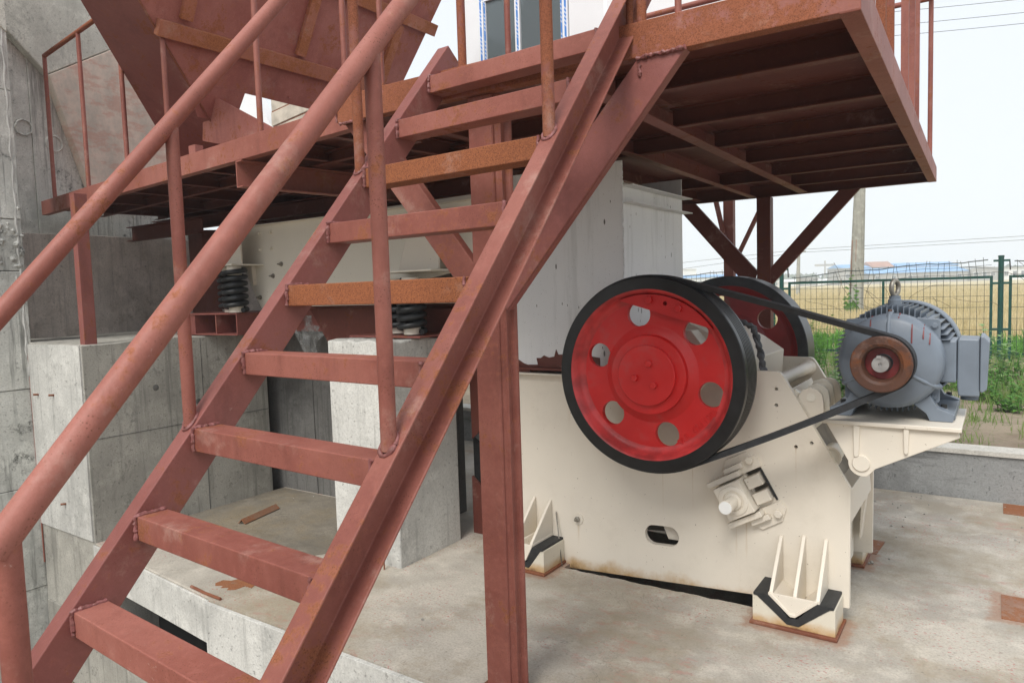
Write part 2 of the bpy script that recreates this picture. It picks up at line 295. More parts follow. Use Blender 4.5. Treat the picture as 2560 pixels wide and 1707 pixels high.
# ------------------------------------------------------------------ mesh building
class MB:
    def __init__(s): s.v = []; s.f = []; s.sm = []
    def add(s, vs, fs, smooth=False):
        o = len(s.v); s.v += [tuple(v) for v in vs]; s.f += [tuple(i + o for i in f) for f in fs]; s.sm += [smooth] * len(fs)
        return s
    def box(s, x0, x1, y0, y1, z0, z1):
        return s.add([(x0, y0, z0), (x1, y0, z0), (x1, y1, z0), (x0, y1, z0), (x0, y0, z1), (x1, y0, z1), (x1, y1, z1), (x0, y1, z1)],
                     [(0, 3, 2, 1), (4, 5, 6, 7), (0, 1, 5, 4), (1, 2, 6, 5), (2, 3, 7, 6), (3, 0, 4, 7)])
    def beam(s, p0, p1, prof, up=(0, 0, 1), roll=0.):
        p0, p1 = Vector(p0), Vector(p1); d = (p1 - p0).normalized(); up = Vector(up)
        a = d.cross(up).normalized(); b = a.cross(d).normalized(); n = len(prof)
        vs = [p + a * q[0] + b * q[1] for p in (p0, p1) for q in prof]
        fs = [(i, (i + 1) % n, n + (i + 1) % n, n + i) for i in range(n)] + [tuple(range(n - 1, -1, -1)), tuple(range(n, 2 * n))]
        return s.add(vs, fs)
    def prism(s, pts, axis, a, b):
        """polygon in the plane across `axis`, from a to b"""
        def P(q, t):
            return {'x': (t, q[0], q[1]), 'y': (q[0], t, q[1]), 'z': (q[0], q[1], t)}[axis]
        n = len(pts)
        return s.add([P(q, a) for q in pts] + [P(q, b) for q in pts],
                     [(i, (i + 1) % n, n + (i + 1) % n, n + i) for i in range(n)] + [tuple(range(n - 1, -1, -1)), tuple(range(n, 2 * n))])
    def tube(s, pts, r, n=14, cap=True):
        pts = [Vector(p) for p in pts]; rs = r if isinstance(r, (list, tuple)) else [r] * len(pts)
        vs = []; prev = None
        for i, p in enumerate(pts):
            d = (pts[min(i + 1, len(pts) - 1)] - pts[max(i - 1, 0)]).normalized()
            if prev is None:
                a = d.cross(Vector((0, 0, 1)) if abs(d.z) < .9 else Vector((1, 0, 0))).normalized()
            else: a = (prev - d * prev.dot(d)).normalized()
            prev = a; b = d.cross(a)
            vs += [p + (a * math.cos(2 * math.pi * k / n) + b * math.sin(2 * math.pi * k / n)) * rs[i] for k in range(n)]
        fs = [(i * n + k, i * n + (k + 1) % n, (i + 1) * n + (k + 1) % n, (i + 1) * n + k) for i in range(len(pts) - 1) for k in range(n)]
        s.add(vs, fs, True)
        if cap:
            o = len(s.v) - len(vs); s.f += [tuple(o + k for k in range(n - 1, -1, -1)), tuple(o + (len(pts) - 1) * n + k for k in range(n))]; s.sm += [False, False]
        return s
    def lathe(s, c, prof, n=64, axis='y', closed=False, smooth=True):
        """prof: list of (radius, offset along axis)"""
        vs = []
        for r, t in prof:
            for k in range(n):
                a = 2 * math.pi * k / n; x, z = r * math.cos(a), r * math.sin(a)
                vs.append((c[0] + x, c[1] + t, c[2] + z) if axis == 'y' else (c[0] + t, c[1] + x, c[2] + z) if axis == 'x' else (c[0] + x, c[1] + z, c[2] + t))
        m = len(prof); rng = range(m if closed else m - 1)
        s.add(vs, [(i * n + k, i * n + (k + 1) % n, ((i + 1) % m) * n + (k + 1) % n, ((i + 1) % m) * n + k) for i in rng for k in range(n)], smooth)
        if not closed:
            o = len(s.v) - len(vs)
            for i in (0, m - 1):
                if prof[i][0] > 1e-5: s.f.append(tuple(o + i * n + k for k in range(n))); s.sm.append(False)
        return s
    def blob(s, c, r, seed=0):
        rn = random.Random(seed); n, m = 7, 5; vs = []; c = Vector(c)
        for i in range(m):
            th = math.pi * i / (m - 1)
            for k in range(n):
                ph = 2 * math.pi * k / n; q = r * rn.uniform(.75, 1.25)
                vs.append(c + Vector((math.sin(th) * math.cos(ph), math.sin(th) * math.sin(ph), math.cos(th))) * q)
        return s.add(vs, [(i * n + k, i * n + (k + 1) % n, (i + 1) * n + (k + 1) % n, (i + 1) * n + k) for i in range(m - 1) for k in range(n)], True)
    def rough_edge(s): return s

def finish(me, mat, name, bevel, smooth_flags=None):
    bm = bmesh.new(); bm.from_mesh(me); bmesh.ops.remove_doubles(bm, verts=bm.verts, dist=1e-6)
    bmesh.ops.recalc_face_normals(bm, faces=bm.faces)
    for e in bm.edges:
        if len(e.link_faces) == 2 and e.calc_face_angle(0) > .6: e.smooth = False
    bm.to_mesh(me); bm.free()
    me.materials.append(mat)
    o = bpy.data.objects.new(name, me); COL.objects.link(o)
    if bevel:
        b = o.modifiers.new('bevel', 'BEVEL'); b.width = bevel; b.segments = 2; b.limit_method = 'ANGLE'; b.angle_limit = R(40); b.harden_normals = False
    return o
def root_inv(parent):
    p = parent
    while p.parent: p = p.parent
    return (Matrix.Translation(p.location) @ p.rotation_euler.to_matrix().to_4x4()).inverted()
def part(name, mb, mat, parent=None, bevel=0., label=None, local=False, kind=None):
    me = bpy.data.meshes.new(name); me.from_pydata(mb.v, [], mb.f); me.update()
    me.polygons.foreach_set('use_smooth', mb.sm)
    if parent is not None and not local: me.transform(root_inv(parent))
    o = finish(me, mat, name, bevel)
    if parent is not None: o.parent = parent
    if label: o['label'] = label
    if kind: o['kind'] = kind
    return o
def plate(name, outline, holes, v0, v1, mat, parent=None, bevel=.0, circles=(), label=None, nc=40):
    """flat plate in the x-z plane between y=v0 and y=v1 with holes cut through"""
    cu = bpy.data.curves.new(name, 'CURVE'); cu.dimensions = '2D'; cu.fill_mode = 'BOTH'; cu.extrude = abs(v1 - v0) / 2
    loops = [outline] + list(holes) + [[(cx + r * math.cos(2 * math.pi * k / nc), cz + r * math.sin(2 * math.pi * k / nc)) for k in range(nc)] for cx, cz, r in circles]
    for lp in loops:
        sp = cu.splines.new('POLY'); sp.points.add(len(lp) - 1); sp.use_cyclic_u = True
        for q, p in zip(lp, sp.points): p.co = (q[0], q[1], 0, 1)
    to = bpy.data.objects.new('tmp', cu); COL.objects.link(to)
    dg = bpy.context.evaluated_depsgraph_get(); me = bpy.data.meshes.new_from_object(to.evaluated_get(dg))
    bpy.data.objects.remove(to); bpy.data.curves.remove(cu)
    mid = (v0 + v1) / 2
    co = np.empty(len(me.vertices) * 3); me.vertices.foreach_get('co', co); co = co.reshape(-1, 3)
    new = np.stack([co[:, 0], mid + co[:, 2], co[:, 1]], 1); me.vertices.foreach_set('co', new.ravel()); me.update()
    me.name = name
    if parent is not None: me.transform(root_inv(parent))
    me.polygons.foreach_set('use_smooth', [False] * len(me.polygons))
    me.materials.clear(); o = finish(me, mat, name, bevel)
    if parent is not None: o.parent = parent
    if label: o['label'] = label
    return o
def circle(cx, cz, r, n=64): return [(cx + r * math.cos(2 * math.pi * k / n), cz + r * math.sin(2 * math.pi * k / n)) for k in range(n)]
def tag(o, label, cat, group=None):
    o['label'] = label; o['category'] = cat
    if group: o['group'] = group
    return o
def thing(name, label, cat, loc=(0, 0, 0), rot=0., group=None):
    o = bpy.data.objects.new(name, None); COL.objects.link(o); o.location = loc; o.rotation_euler = (0, 0, rot); o.empty_display_size = .1
    return tag(o, label, cat, group)
def struct(name, mb, mat, bevel=0.):
    o = part(name, mb, mat, None, bevel); o['kind'] = 'structure'; return o
def copy_tree(src, loc=None, parent=None, rot=None, label=None):
    c = src.copy(); COL.objects.link(c)
    if parent is not None: c.parent = parent
    if loc is not None: c.location = loc
    if rot is not None: c.rotation_euler = (0, 0, rot)
    if label: c['label'] = label
    for ch in [x for x in bpy.data.objects if x.parent == src]: copy_tree(ch, parent=c)
    return c
def channel(h, w, t, side=1):
    """channel section: web on s=0, flanges pointing to +s*side; height h centred"""
    k = side
    return [(0, -h / 2), (k * w, -h / 2), (k * w, -h / 2 + t), (k * t, -h / 2 + t), (k * t, h / 2 - t), (k * w, h / 2 - t), (k * w, h / 2), (0, h / 2)]
def angle(w, t, sx=1, sz=1): return [(0, 0), (sx * w, 0), (sx * w, sz * t), (sx * t, sz * t), (sx * t, sz * w), (0, sz * w)]
def rect(w, h): return [(-w / 2, -h / 2), (w / 2, -h / 2), (w / 2, h / 2), (-w / 2, h / 2)]
def weld(name, p0, p1, parent, r=.008, seed=1, drips=0):
    p0, p1 = Vector(p0), Vector(p1); n = max(3, int((p1 - p0).length / (r * 1.1))); mb = MB(); rn = random.Random(seed)
    for i in range(n):
        q = p0.lerp(p1, (i + .5) / n) + Vector([rn.uniform(-.35, .35) * r for _ in range(3)])
        mb.blob(q, r * rn.uniform(.6, 1.15), seed * 31 + i)
    for k in range(drips):
        q = p0.lerp(p1, rn.random())
        for j in range(4): mb.blob(q + Vector((0, -.001, -.006 * j)), r * (.6 - .1 * j), k * 7 + j)
    return part(name, mb, M_WELD, parent)
def hexbolt(name, c, r, h, parent, mat, axis='y', d=-1, washer=True, shank=0):
    mb = MB()
    if washer: mb.lathe(c, [(0, 0), (r * 1.45, 0), (r * 1.45, d * h * .22), (0, d * h * .22)], 20, axis, smooth=False)
    mb.lathe(c, [(0, 0), (r, 0), (r, d * h), (r * .8, d * h * 1.1), (0, d * h * 1.1)], 6, axis, smooth=False)
    if shank: mb.lathe(c, [(r * .5, 0), (r * .5, d * (h + shank)), (0, d * (h + shank))], 12, axis, smooth=False)
    return part(name, mb, mat, parent)

# ================================================================== GROUND, SLAB, WALLS
SLABV = 2.33
# --- one ground sheet to the horizon, soil near, field beyond
mb = MB(); mb.add([(-1500, 16.5, .30), (1500, 16.5, .30), (1500, 2500, .30), (-1500, 2500, .30)], [(0, 1, 2, 3)]); struct('wheat_field_ground', mb, M_FIELD)
mb = MB(); mb.add([(-300, -300, -1.2), (300, -300, -1.2), (300, 16.6, -1.2), (-300, 16.6, -1.2)], [(0, 1, 2, 3)]); struct('lower_ground', mb, M_SOIL)
rn = random.Random(3)
def ground_grid(x0, x1, y0, y1, nx, ny, z, amp):
    vs = [(x0 + (x1 - x0) * i / nx, y0 + (y1 - y0) * j / ny, z + (rn.uniform(-amp, amp) if 0 < i < nx and 0 < j < ny else 0)) for j in range(ny + 1) for i in range(nx + 1)]
    fs = [(j * (nx + 1) + i, j * (nx + 1) + i + 1, (j + 1) * (nx + 1) + i + 1, (j + 1) * (nx + 1) + i) for j in range(ny) for i in range(nx)]
    return vs, fs
mb = MB(); vs, fs = ground_grid(-40, 30, 6.76, 16.6, 180, 40, .31, .022); mb.add(vs, fs, True); struct('verge', mb, M_SOIL)

# --- machine slab: pieces round the pit, each a casting with its own joint
PITX0, PITX1, PITY0, PITY1 = -2.24, -1.02, 3.80, 4.66
def jag(p0, p1, z, n, amp, seed):
    r_ = random.Random(seed); out = []
    for i in range(n + 1):
        t = i / n; a = amp * r_.uniform(-1, 1) if 0 < i < n else 0
        out.append((p0[0] + (p1[0] - p0[0]) * t, p0[1] + (p1[1] - p0[1]) * t + a))
    return out
def slab_piece(pts, z0, z1): return MB().prism(pts, 'z', z0, z1)
slab = bpy.data.objects.new('machine_slab', None); COL.objects.link(slab); slab['kind'] = 'structure'
JX = -3.81
part('slab_panel', slab_piece([(-5.45, 2.468), (-4.65, 2.405), (JX - .003, SLABV + .006), (JX - .003, 3.78), (-5.45, 3.78)], -.27, 0), M_SLAB, slab, .006)
pit = jag((PITX1, 3.805), (PITX0, 3.775), 0, 30, .007, 5) + [(PITX0, PITY1), (PITX1, PITY1)]
so = plate('slab_panel', [(JX, SLABV - .004), (6, SLABV - .004), (6, 6.56), (JX, 6.56)], [pit], -.9, 0, M_SLAB, None)
co_ = np.empty(len(so.data.vertices) * 3); so.data.vertices.foreach_get('co', co_); co_ = co_.reshape(-1, 3)
so.data.vertices.foreach_set('co', np.stack([co_[:, 0], co_[:, 2], co_[:, 1]], 1).ravel()); so.data.update()
b_ = bmesh.new(); b_.from_mesh(so.data); bmesh.ops.recalc_face_normals(b_, faces=b_.faces); b_.to_mesh(so.data); b_.free(); so.parent = slab
part('slab_panel', slab_piece([(-5.45, 3.784), (JX - .003, 3.784), (JX - .003, 6.56), (-5.45, 6.56)], -.9, 0), M_SLAB, slab)
part('slab_fascia', MB().box(JX + .003, 6, SLABV - .034, SLABV - .008, -.9, -.010), M_CONC_LIGHT, slab, .002)
part('slab_fascia', MB().prism([(-5.45, 2.452), (-4.65, 2.390), (JX - .003, 2.318), (JX - .003, 2.332), (-4.65, 2.402), (-5.45, 2.465)], 'z', -.272, -.010), M_CONC_LIGHT, slab, .002)
part('lower_wall', MB().prism([(-6.29, 2.455), (-5.45, 2.448), (-4.65, 2.37), (JX - .003, 2.30), (JX - .003, 2.5), (-6.29, 2.55)], 'z', -1.19, -.60), M_CONC, slab, .006)
# pit bottom below the crusher; added black sheet as shade under the slab end
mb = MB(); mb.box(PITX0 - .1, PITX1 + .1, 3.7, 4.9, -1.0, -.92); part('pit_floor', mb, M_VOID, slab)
mb = MB(); mb.box(-6.2, JX - .01, 2.9, 2.95, -1.2, -.275); part('cellar_shade_sheet', mb, M_VOID, slab)
# raised screed on the lower-left slab: fine pale line of damp floor between the piers
mb = MB(); mb.prism([(-5.44, 3.05), (-5.1, 2.9), (-4.6, 2.98), (-4.2, 2.86), (-3.9, 3.0), (-3.74, 3.22), (-3.74, 4.15), (-5.44, 4.13)], 'z', .0, .004); part('damp_floor_patch', mb, m_concrete('damp_floor', (.235, .21, .17), (.11, .10, .085), .4, .6, warm=.5, vertical=False), slab)

# --- low parapet wall behind the slab
pw = thing('parapet_wall', 'low weathered grey concrete kerb wall along the back of the slab with pale cement top', 'wall', (0, 6.55, 0))
part('wall_body', MB().box(-8, 7, 6.565, 6.75, -1.0, .36), M_PARAPET, pw, .008)
cap = [(-8, 6.545)] + [(-8 + 15 * i / 60, 6.545 + random.uniform(-.008, .008)) for i in range(1, 60)] + [(7, 6.545), (7, 6.775), (-8, 6.775)]
part('wall_cap', MB().prism(cap, 'z', .36, .395), M_CAP, pw)

# --- concrete piers that carry the feeder
def rough_top(x0, x1, y0, y1, z0, z1, n=10, amp=.015, seed=1):
    mb = MB(); r_ = random.Random(seed)
    pts = []; 
    for (a, b) in (((x0, y0), (x1, y0)), ((x1, y0), (x1, y1)), ((x1, y1), (x0, y1)), ((x0, y1), (x0, y0))):
        for i in range(n): pts.append((a[0] + (b[0] - a[0]) * i / n, a[1] + (b[1] - a[1]) * i / n))
    m = len(pts); vs = [(x, y, z0) for x, y in pts] + [(x, y, z1 + r_.uniform(-amp, amp * .3)) for x, y in pts] + [((x0 + x1) / 2, (y0 + y1) / 2, z1)]
    fs = [(i, (i + 1) % m, m + (i + 1) % m, m + i) for i in range(m)] + [(m + i, m + (i + 1) % m, 2 * m) for i in range(m)]
    return mb.add(vs, fs)
p1 = thing('concrete_pier', 'wide grey concrete pier beside the left wall carrying the feeder frame and a platform post', 'pier', (-5.85, 3.25, 0))
part('pier_shaft', rough_top(-7.2, -5.45, 2.47, 4.03, -.9, 1.462, 12, .012, 4), M_CONC, p1, .006)
part('lit_front_skin', MB().prism([(-6.305, .02), (-5.462, .012), (-5.458, 1.455), (-6.305, 1.45)], 'y', 2.458, 2.471), M_CONC_LIGHT, p1)  # paler skin: brighter light on the front face put into the colour
for (x, z) in ((-6.16, 1.06), (-5.9, 1.07), (-6.11, .26), (-5.84, .24)):
    mb = MB(); mb.tube([(x, 2.462, z), (x - .012, 2.425, z + .004)], .008, 8); part('tie_bar', mb, M_RUST_EDGE, p1)
for (y, z) in ((3.0, 1.08), (3.35, .92), (2.9, .3), (3.6, .75)):
    mb = MB(); mb.lathe((-5.452, y, z), [(.0, .002), (.02, .004), (.03, .0)], 14, 'x'); part('tie_hole_plug', mb, M_CONC_DARK, p1)
part('formwork_joint', MB().box(-5.4515, -5.448, 2.475, 4.02, .755, .761), M_CONC_DARK, p1); part('formwork_joint', MB().box(-5.4515, -5.448, 3.395, 3.400, .0, 1.44), M_CONC_DARK, p1)
p2 = thing('concrete_pier', 'narrow pale concrete pier standing alone on the slab under the second spring pair', 'pier', (-3.43, 3.55, 0))
part('pier_shaft', rough_top(-3.72, -3.13, 3.24, 3.86, 0, 1.462, 9, .016, 9), M_CONC_LIGHT, p2, .01)
for i, (xx, zz) in enumerate([(-3.13, .7)]):
    mb = MB(); mb.tube([(-3.22, 3.18, .0), (-3.222, 3.182, .07), (-3.228, 3.19, .11)], .005, 6); part('wire_stub', mb, M_RUST_EDGE, p2)

# --- big retaining wall on the left, with the recessed block behind pier one
rw = thing('retaining_wall', 'tall stained board-marked concrete wall at the left edge rising behind the walkway', 'wall', (-6.6, 1, -1.2))
def wavy_wall(x, y0, y1, z0, z1, step, amp, seed, thick=.5):
    """vertical boards with slightly different depth"""
    r_ = random.Random(seed); mb = MB(); y = y0
    while y < y1 - 1e-3:
        w_ = min(step * r_.uniform(.85, 1.1), y1 - y)
        if y1 - y - w_ < .05: w_ = y1 - y
        mb.box(x - thick, x + r_.uniform(-amp, amp), y + .0015, y + w_ - .0015, z0, z1); y += w_
    return mb
y = -3.0; r_ = random.Random(2)
bounds = []
while y < 2.2: bounds.append(y); y += r_.uniform(.55, .68)
bounds.append(2.49)
for a, b in zip(bounds[:-1], bounds[1:]):
    for (z0, z1) in ((-1.2, -.495), (-.49, .32), (.325, 1.098), (1.103, 2.02), (2.026, 2.42), (2.425, 3.4), (3.405, 5.5)):
        part('formwork_panel', MB().box(-6.9, -6.30 + r_.uniform(-.004, .004), a + .002, b - .002, z0, z1), M_CONC_WALL, rw, .004)
y = 2.0
while y < 7.0:
    w_ = r_.uniform(.17, .23); top = 5.5 if y < 4.5 else 2.45
    part('formwork_board', MB().box(-7.6, -7.25 + r_.uniform(-.007, .007), y + .001, y + w_ - .001, 1.0, top), M_CONC_WALL, rw, .003); y += w_
part('recessed_block', rough_top(-7.5, -7.18, 2.52, 6.5, 1.0, 2.405, 14, .008, 3), M_CONC_PINK, rw, .006)
mb = MB(); r_ = random.Random(8)
for i in range(90): mb.blob((-6.315, 2.47 + r_.uniform(-.30, .01), 2.25 + r_.gauss(0, .13)), r_.uniform(.012, .032), i)
h_ = part('honeycomb_chunks', mb, M_CONC_WALL, rw); h_['kind'] = 'stuff'
mb = MB(); mb.tube([(-6.302, 2.455 + .006 * math.sin(i * 1.7), 1.2 + i * .07) for i in range(50)], [.010 + .004 * math.sin(i * 2.3) for i in range(50)], 7); part('mortar_ridge', mb, M_CONC_LIGHT, rw)
mb = MB(); mb.tube([(-6.297, 2.462, -.3 + i * .12) for i in range(15)], .006, 6); part('red_paint_run', mb, M_PRIMER, rw)
for (y_, z_, r0) in ((2.943, 3.348, .075), (3.185, 3.239, .08)):
    mb = MB(); mb.lathe((-7.243, y_, z_), [(r0, -.004), (r0 * .93, .004), (r0 * .86, .005), (r0 * .80, -.004)], 22, 'x', closed=True); mb.v = [(a, b + random.uniform(-.004, .004), c + random.uniform(-.004, .004)) for a, b, c in mb.v]; part('tie_hole_ring', mb, M_CONC_WALL, rw)
mb = MB(); mb.prism([(3.137, 3.835), (3.754, 4.225), (4.33, 3.20), (4.1, 2.75), (3.46, 2.75)], 'x', -7.26, -7.14); part('sloping_haunch', mb, M_BOARD, rw, .008)
mb = MB(); mb.prism([(2.50, 4.50), (2.80, 4.18), (3.133, 3.84), (3.75, 4.23), (3.4, 5.2), (3.2, 5.4), (2.50, 5.4)], 'x', -7.26, -7.155); part('smooth_upper_facing', mb, m_concrete('pale_wall_facing', (.62, .62, .55), (.19, .195, .165), .25, .4), rw, .01)
mb = MB(); mb.prism([(1.9, 4.32), (2.40, 3.90), (2.488, 3.84), (2.488, 5.4), (1.9, 5.4)], 'x', -6.31, -6.285); part('smooth_upper_facing', mb, bpy.data.materials['pale_wall_facing'], rw, .006)
# wall closing the space behind the piers
bw = thing('back_wall', 'dark concrete wall closing the gap between the two piers', 'wall', (-5, 4.2, 0))
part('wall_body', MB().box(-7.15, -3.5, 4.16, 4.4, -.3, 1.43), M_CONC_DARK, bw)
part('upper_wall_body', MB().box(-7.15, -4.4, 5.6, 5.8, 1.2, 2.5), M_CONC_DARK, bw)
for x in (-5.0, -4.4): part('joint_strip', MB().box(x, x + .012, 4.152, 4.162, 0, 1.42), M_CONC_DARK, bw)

# --- rusty embedded plates and loose bits on the slab
def flat(name, pts, label, cat, mat, h=.012, group=None, z=0):
    mb = MB(); mb.prism(pts, 'z', z - .02, z + h); o = part(name, mb, mat); tag(o, label, cat, group); return o
flat('steel_plate', [(.054, 6.26), (.50, 6.24), (.50, 6.53), (.054, 6.54)], 'rusty embedded steel plate beside the parapet wall at the far right of the slab', 'plate', M_RUSTPLATE, .004)
flat('steel_plate', [(.037, 4.30), (.42, 4.31), (.42, 4.63), (.036, 4.63)], 'large rusty embedded steel plate in the open slab at the right edge', 'plate', M_RUSTPLATE, .004)
flat('steel_plate', [(-.80, 4.93), (-.618, 4.95), (-.60, 5.22), (-.80, 5.22)], 'rusty embedded steel plate peeping out under the rear side plate of the crusher', 'plate', M_RUSTPLATE, .004)
ai = MB(); ai.beam((-4.84, 3.27, .012), (-4.94, 3.67, .012), [(-.035, .0), (0, .035), (.035, 0), (.03, -.004), (0, .028), (-.03, -.004)])
tag(part('angle_iron', ai, M_RUSTPLATE), 'short rusty angle iron offcut lying on the damp floor between the piers', 'offcut')
mb = MB(); mb.tube([(-4.06, 2.372, .008), (-3.9, 2.36, .006), (-3.73, 2.352, .010)], .009, 8); tag(part('rebar_stub', mb, M_RUST_EDGE), 'short rusty bar lying along the front edge of the slab', 'bar')
mb = MB(); r_ = random.Random(12)
pts = [(-3.99 + .01 * (i % 2), 2.49 + .006 * i) for i in range(9)] + [(-3.93 + .022 * i, 2.56 + .05 * abs(math.sin(i * 1.3)) + .012 * (i % 3)) for i in range(9)] + [(-3.72 - .012 * i, 2.55 + .012 * (i % 2)) for i in range(6)] + [(-3.79 - .02 * i, 2.49 - .014 * (i % 3)) for i in range(9)]
mb.prism(pts, 'z', -.01, .003); tag(part('rust_flake', mb, M_RUSTPLATE), 'flaking rust patch on the slab near its front edge under the stairs', 'rust patch')
mb = MB(); r_ = random.Random(14)
for i in range(70):
    if i < 22: c = (r_.uniform(-.86, -.62), r_.uniform(4.72, 4.84), .008)
    elif i < 45: c = (r_.uniform(-.8, .2), r_.uniform(5.3, 6.5), .004)
    else: c = (r_.uniform(-5.3, -.2), r_.uniform(2.4, 6.2), .003)
    mb.blob(c, r_.uniform(.004, .015 if i < 22 else .009), i)
g = part('gravel', mb, M_CONC); tag(g, 'loose gravel and crumbs scattered over the slab', 'gravel'); g['kind'] = 'stuff'

# ================================================================== STAIRCASE  (its own frame, turned -.05 rad)
SA = -.05
ST = thing('steel_staircase', 'steep red primed steel staircase with pipe handrails in the foreground', 'staircase', (0, 0, -1.2), SA)
zo = 1.2     # local z offset: children are given in stair coordinates with z from the slab
LN = lambda v: 2.640 + 1.167 * (v - 2.2)
ang = math.atan(1.167); dv, dz = math.cos(ang), math.sin(ang)
def sp(name, mb, mat, bevel=0., label=None):
    mb.v = [(x, y, z + zo) for x, y, z in mb.v]; return part(name, mb, mat, ST, bevel, label, local=True)
UL, UR, FW, HH = -2.065, -1.26, .062, .118
def stringer(u, side, v0, v1, mat):
    mb = MB(); p0 = Vector((u, v0, LN(v0))); p1 = Vector((u, v1, LN(v1)))
    off = Vector((0, dz, -dv)) * (HH / 2)            # centre line lies half a depth under the top edge
    t = .0075; h = HH
    prof = [(0, -h / 2), (FW, -h / 2), (FW, -h / 2 + t * .9), (t, -h / 2 + t * 1.6), (t, h / 2 - t * 1.6), (FW, h / 2 - t * .9), (FW, h / 2), (0, h / 2)]
    prof = [(a * side, b) for a, b in prof]
    mb.beam(p0 + off, p1 + off, prof, up=(0, -dz, dv)); return sp('stringer', mb, mat, .003)
stringer(UL, -1, -.75, 2.335, M_PRIMER_CLEAN)
stringer(UR, 1, -.75, 2.46, M_PRIMER)
TR = [(2.2, 2.64), (2.011, 2.431), (1.83, 2.222), (1.65, 2.009), (1.465, 1.792), (1.289, 1.579), (1.106, 1.366), (.923, 1.146), (.745, .936), (.56, .725), (.375, .51), (.19, .297), (0.0, .08), (-.18, -.13), (-.36, -.35), (-.54, -.56), (-.70, -.76)]
TM = {2: M_TREAD_RUST, 4: M_TREAD_RUST, 0: M_PRIMER_WARM, 1: M_PRIMER_WARM, 3: M_PRIMER, 8: M_PRIMER_WARM}
for i, (v, z) in enumerate(TR):
    mb = MB(); t = .006; h = .070; d = .088
    prof = [(0, 0), (0, -h), (-d + .02, -h), (-d + .02, -h + t), (-t, -h + t), (-t, -t), (-d + .02, -t), (-d + .02, 0)]
    vs = []
    prof = [(0, 0), (0, -h), (d, -h), (d, -h + t), (t, -h + t), (t, -t), (d, -t), (d, 0)]
    mb.prism([(v + a, z + b) for a, b in prof], 'x', UL + .001, UR - .001)
    sp('tread', mb, TM.get(i, M_PRIMER), .0035)
    if i < 11:
        rn2 = random.Random(i); P_ = [(UL + .004 + rn2.uniform(0, .004), v - .003 + rn2.uniform(-.002, .002), z - .068 + k * .0068) for k in range(11)]
        P_ += [(UL + .006 + rn2.uniform(0, .004), v + .004 + k * .0072, z + .001 + rn2.uniform(-.001, .002)) for k in range(12)]
        w_ = MB(); w_.tube(P_, [rn2.uniform(.0045, .0085) for _ in P_], 8); sp('weld_bead', w_, M_WELD)
        P_ = [(UR - .004 - rn2.uniform(0, .004), v - .003 + rn2.uniform(-.002, .002), z - .068 + k * .0068) for k in range(11)]
        w_ = MB(); w_.tube(P_, [rn2.uniform(.004, .007) for _ in P_], 8); sp('weld_bead', w_, M_WELD)
def pipe_rail(u, v0, v1, h):
    mb = MB(); n = 14; r_ = random.Random(int(u * 100))
    mb.tube([(u + r_.uniform(-.001, .001), v0 + (v1 - v0) * i / n, LN(v0 + (v1 - v0) * i / n) + h) for i in range(n + 1)], .0245, 24); return mb
sp('handrail', pipe_rail(-1.235, .345, 2.42, .912), M_PRIMER_WARM)
sp('handrail', pipe_rail(-2.100, -.62, 2.30, .902), M_PRIMER_WARM)
for u, vs_ in ((-1.235, (.365, 1.135, 1.845)), (-2.100, (-.37, .40, 1.120, 1.845))):
    for k, v in enumerate(vs_):
        mb = MB(); b = LN(v) - .0 ; mb.tube([(u, v, b - .012), (u, v, LN(v) + .90)], .0195, 20)
        sp('handrail_post', mb, M_PRIMER_RUSTY if k == len(vs_) - 1 else M_PRIMER)
        r_ = random.Random(int(v * 100) + 5); w_ = MB()
        P_ = [(u + .0205 * math.cos(q / 20 * 6.283), v + .0205 * math.sin(q / 20 * 6.283), b + .003 + .0205 * 1.167 * math.sin(q / 20 * 6.283)) for q in range(21)]
        w_.tube(P_, [r_.uniform(.004, .009) for _ in P_], 8); sp('weld_bead', w_, M_WELD)
# ================================================================== MAIN PLATFORM (turned +.02)
PL = thing('steel_platform', 'large red primed steel platform with channel joists overhanging the crusher', 'platform', (-1, 2.4, 0), .02)
ZB, ZT = 2.557, 2.680
def pp(name, mb, mat, bevel=0., label=None):      # coordinates: x, y of the unturned plan relative to the world
    mb.v = [(x + 1, y - 2.4, z) for x, y, z in mb.v]; return part(name, mb, mat, PL, bevel, label, local=True)
PX0, PX1, PY0, PY1 = -2.575, -.352, 2.40, 7.06
hB = ZT - ZB; zc = (ZB + ZT) / 2
def chan_x(x0, x1, y, side, h=hB, zc_=zc, w_=.055, t=.007): return MB().beam((x0, y, zc_), (x1, y, zc_), channel(h, w_, t, side))
def chan_y(y0, y1, x, side, h=hB, zc_=zc, w_=.055, t=.007): return MB().beam((x, y0, zc_), (x, y1, zc_), channel(h, w_, t, side))
# for a beam along +x with up z: side axis a = d x up = (0,-1,0) -> flanges to +y need side=-1
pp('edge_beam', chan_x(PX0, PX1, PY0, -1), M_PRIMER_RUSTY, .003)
pp('edge_beam', chan_x(-4.4, PX1, PY1, 1), M_PRIMER_DARK, .003)
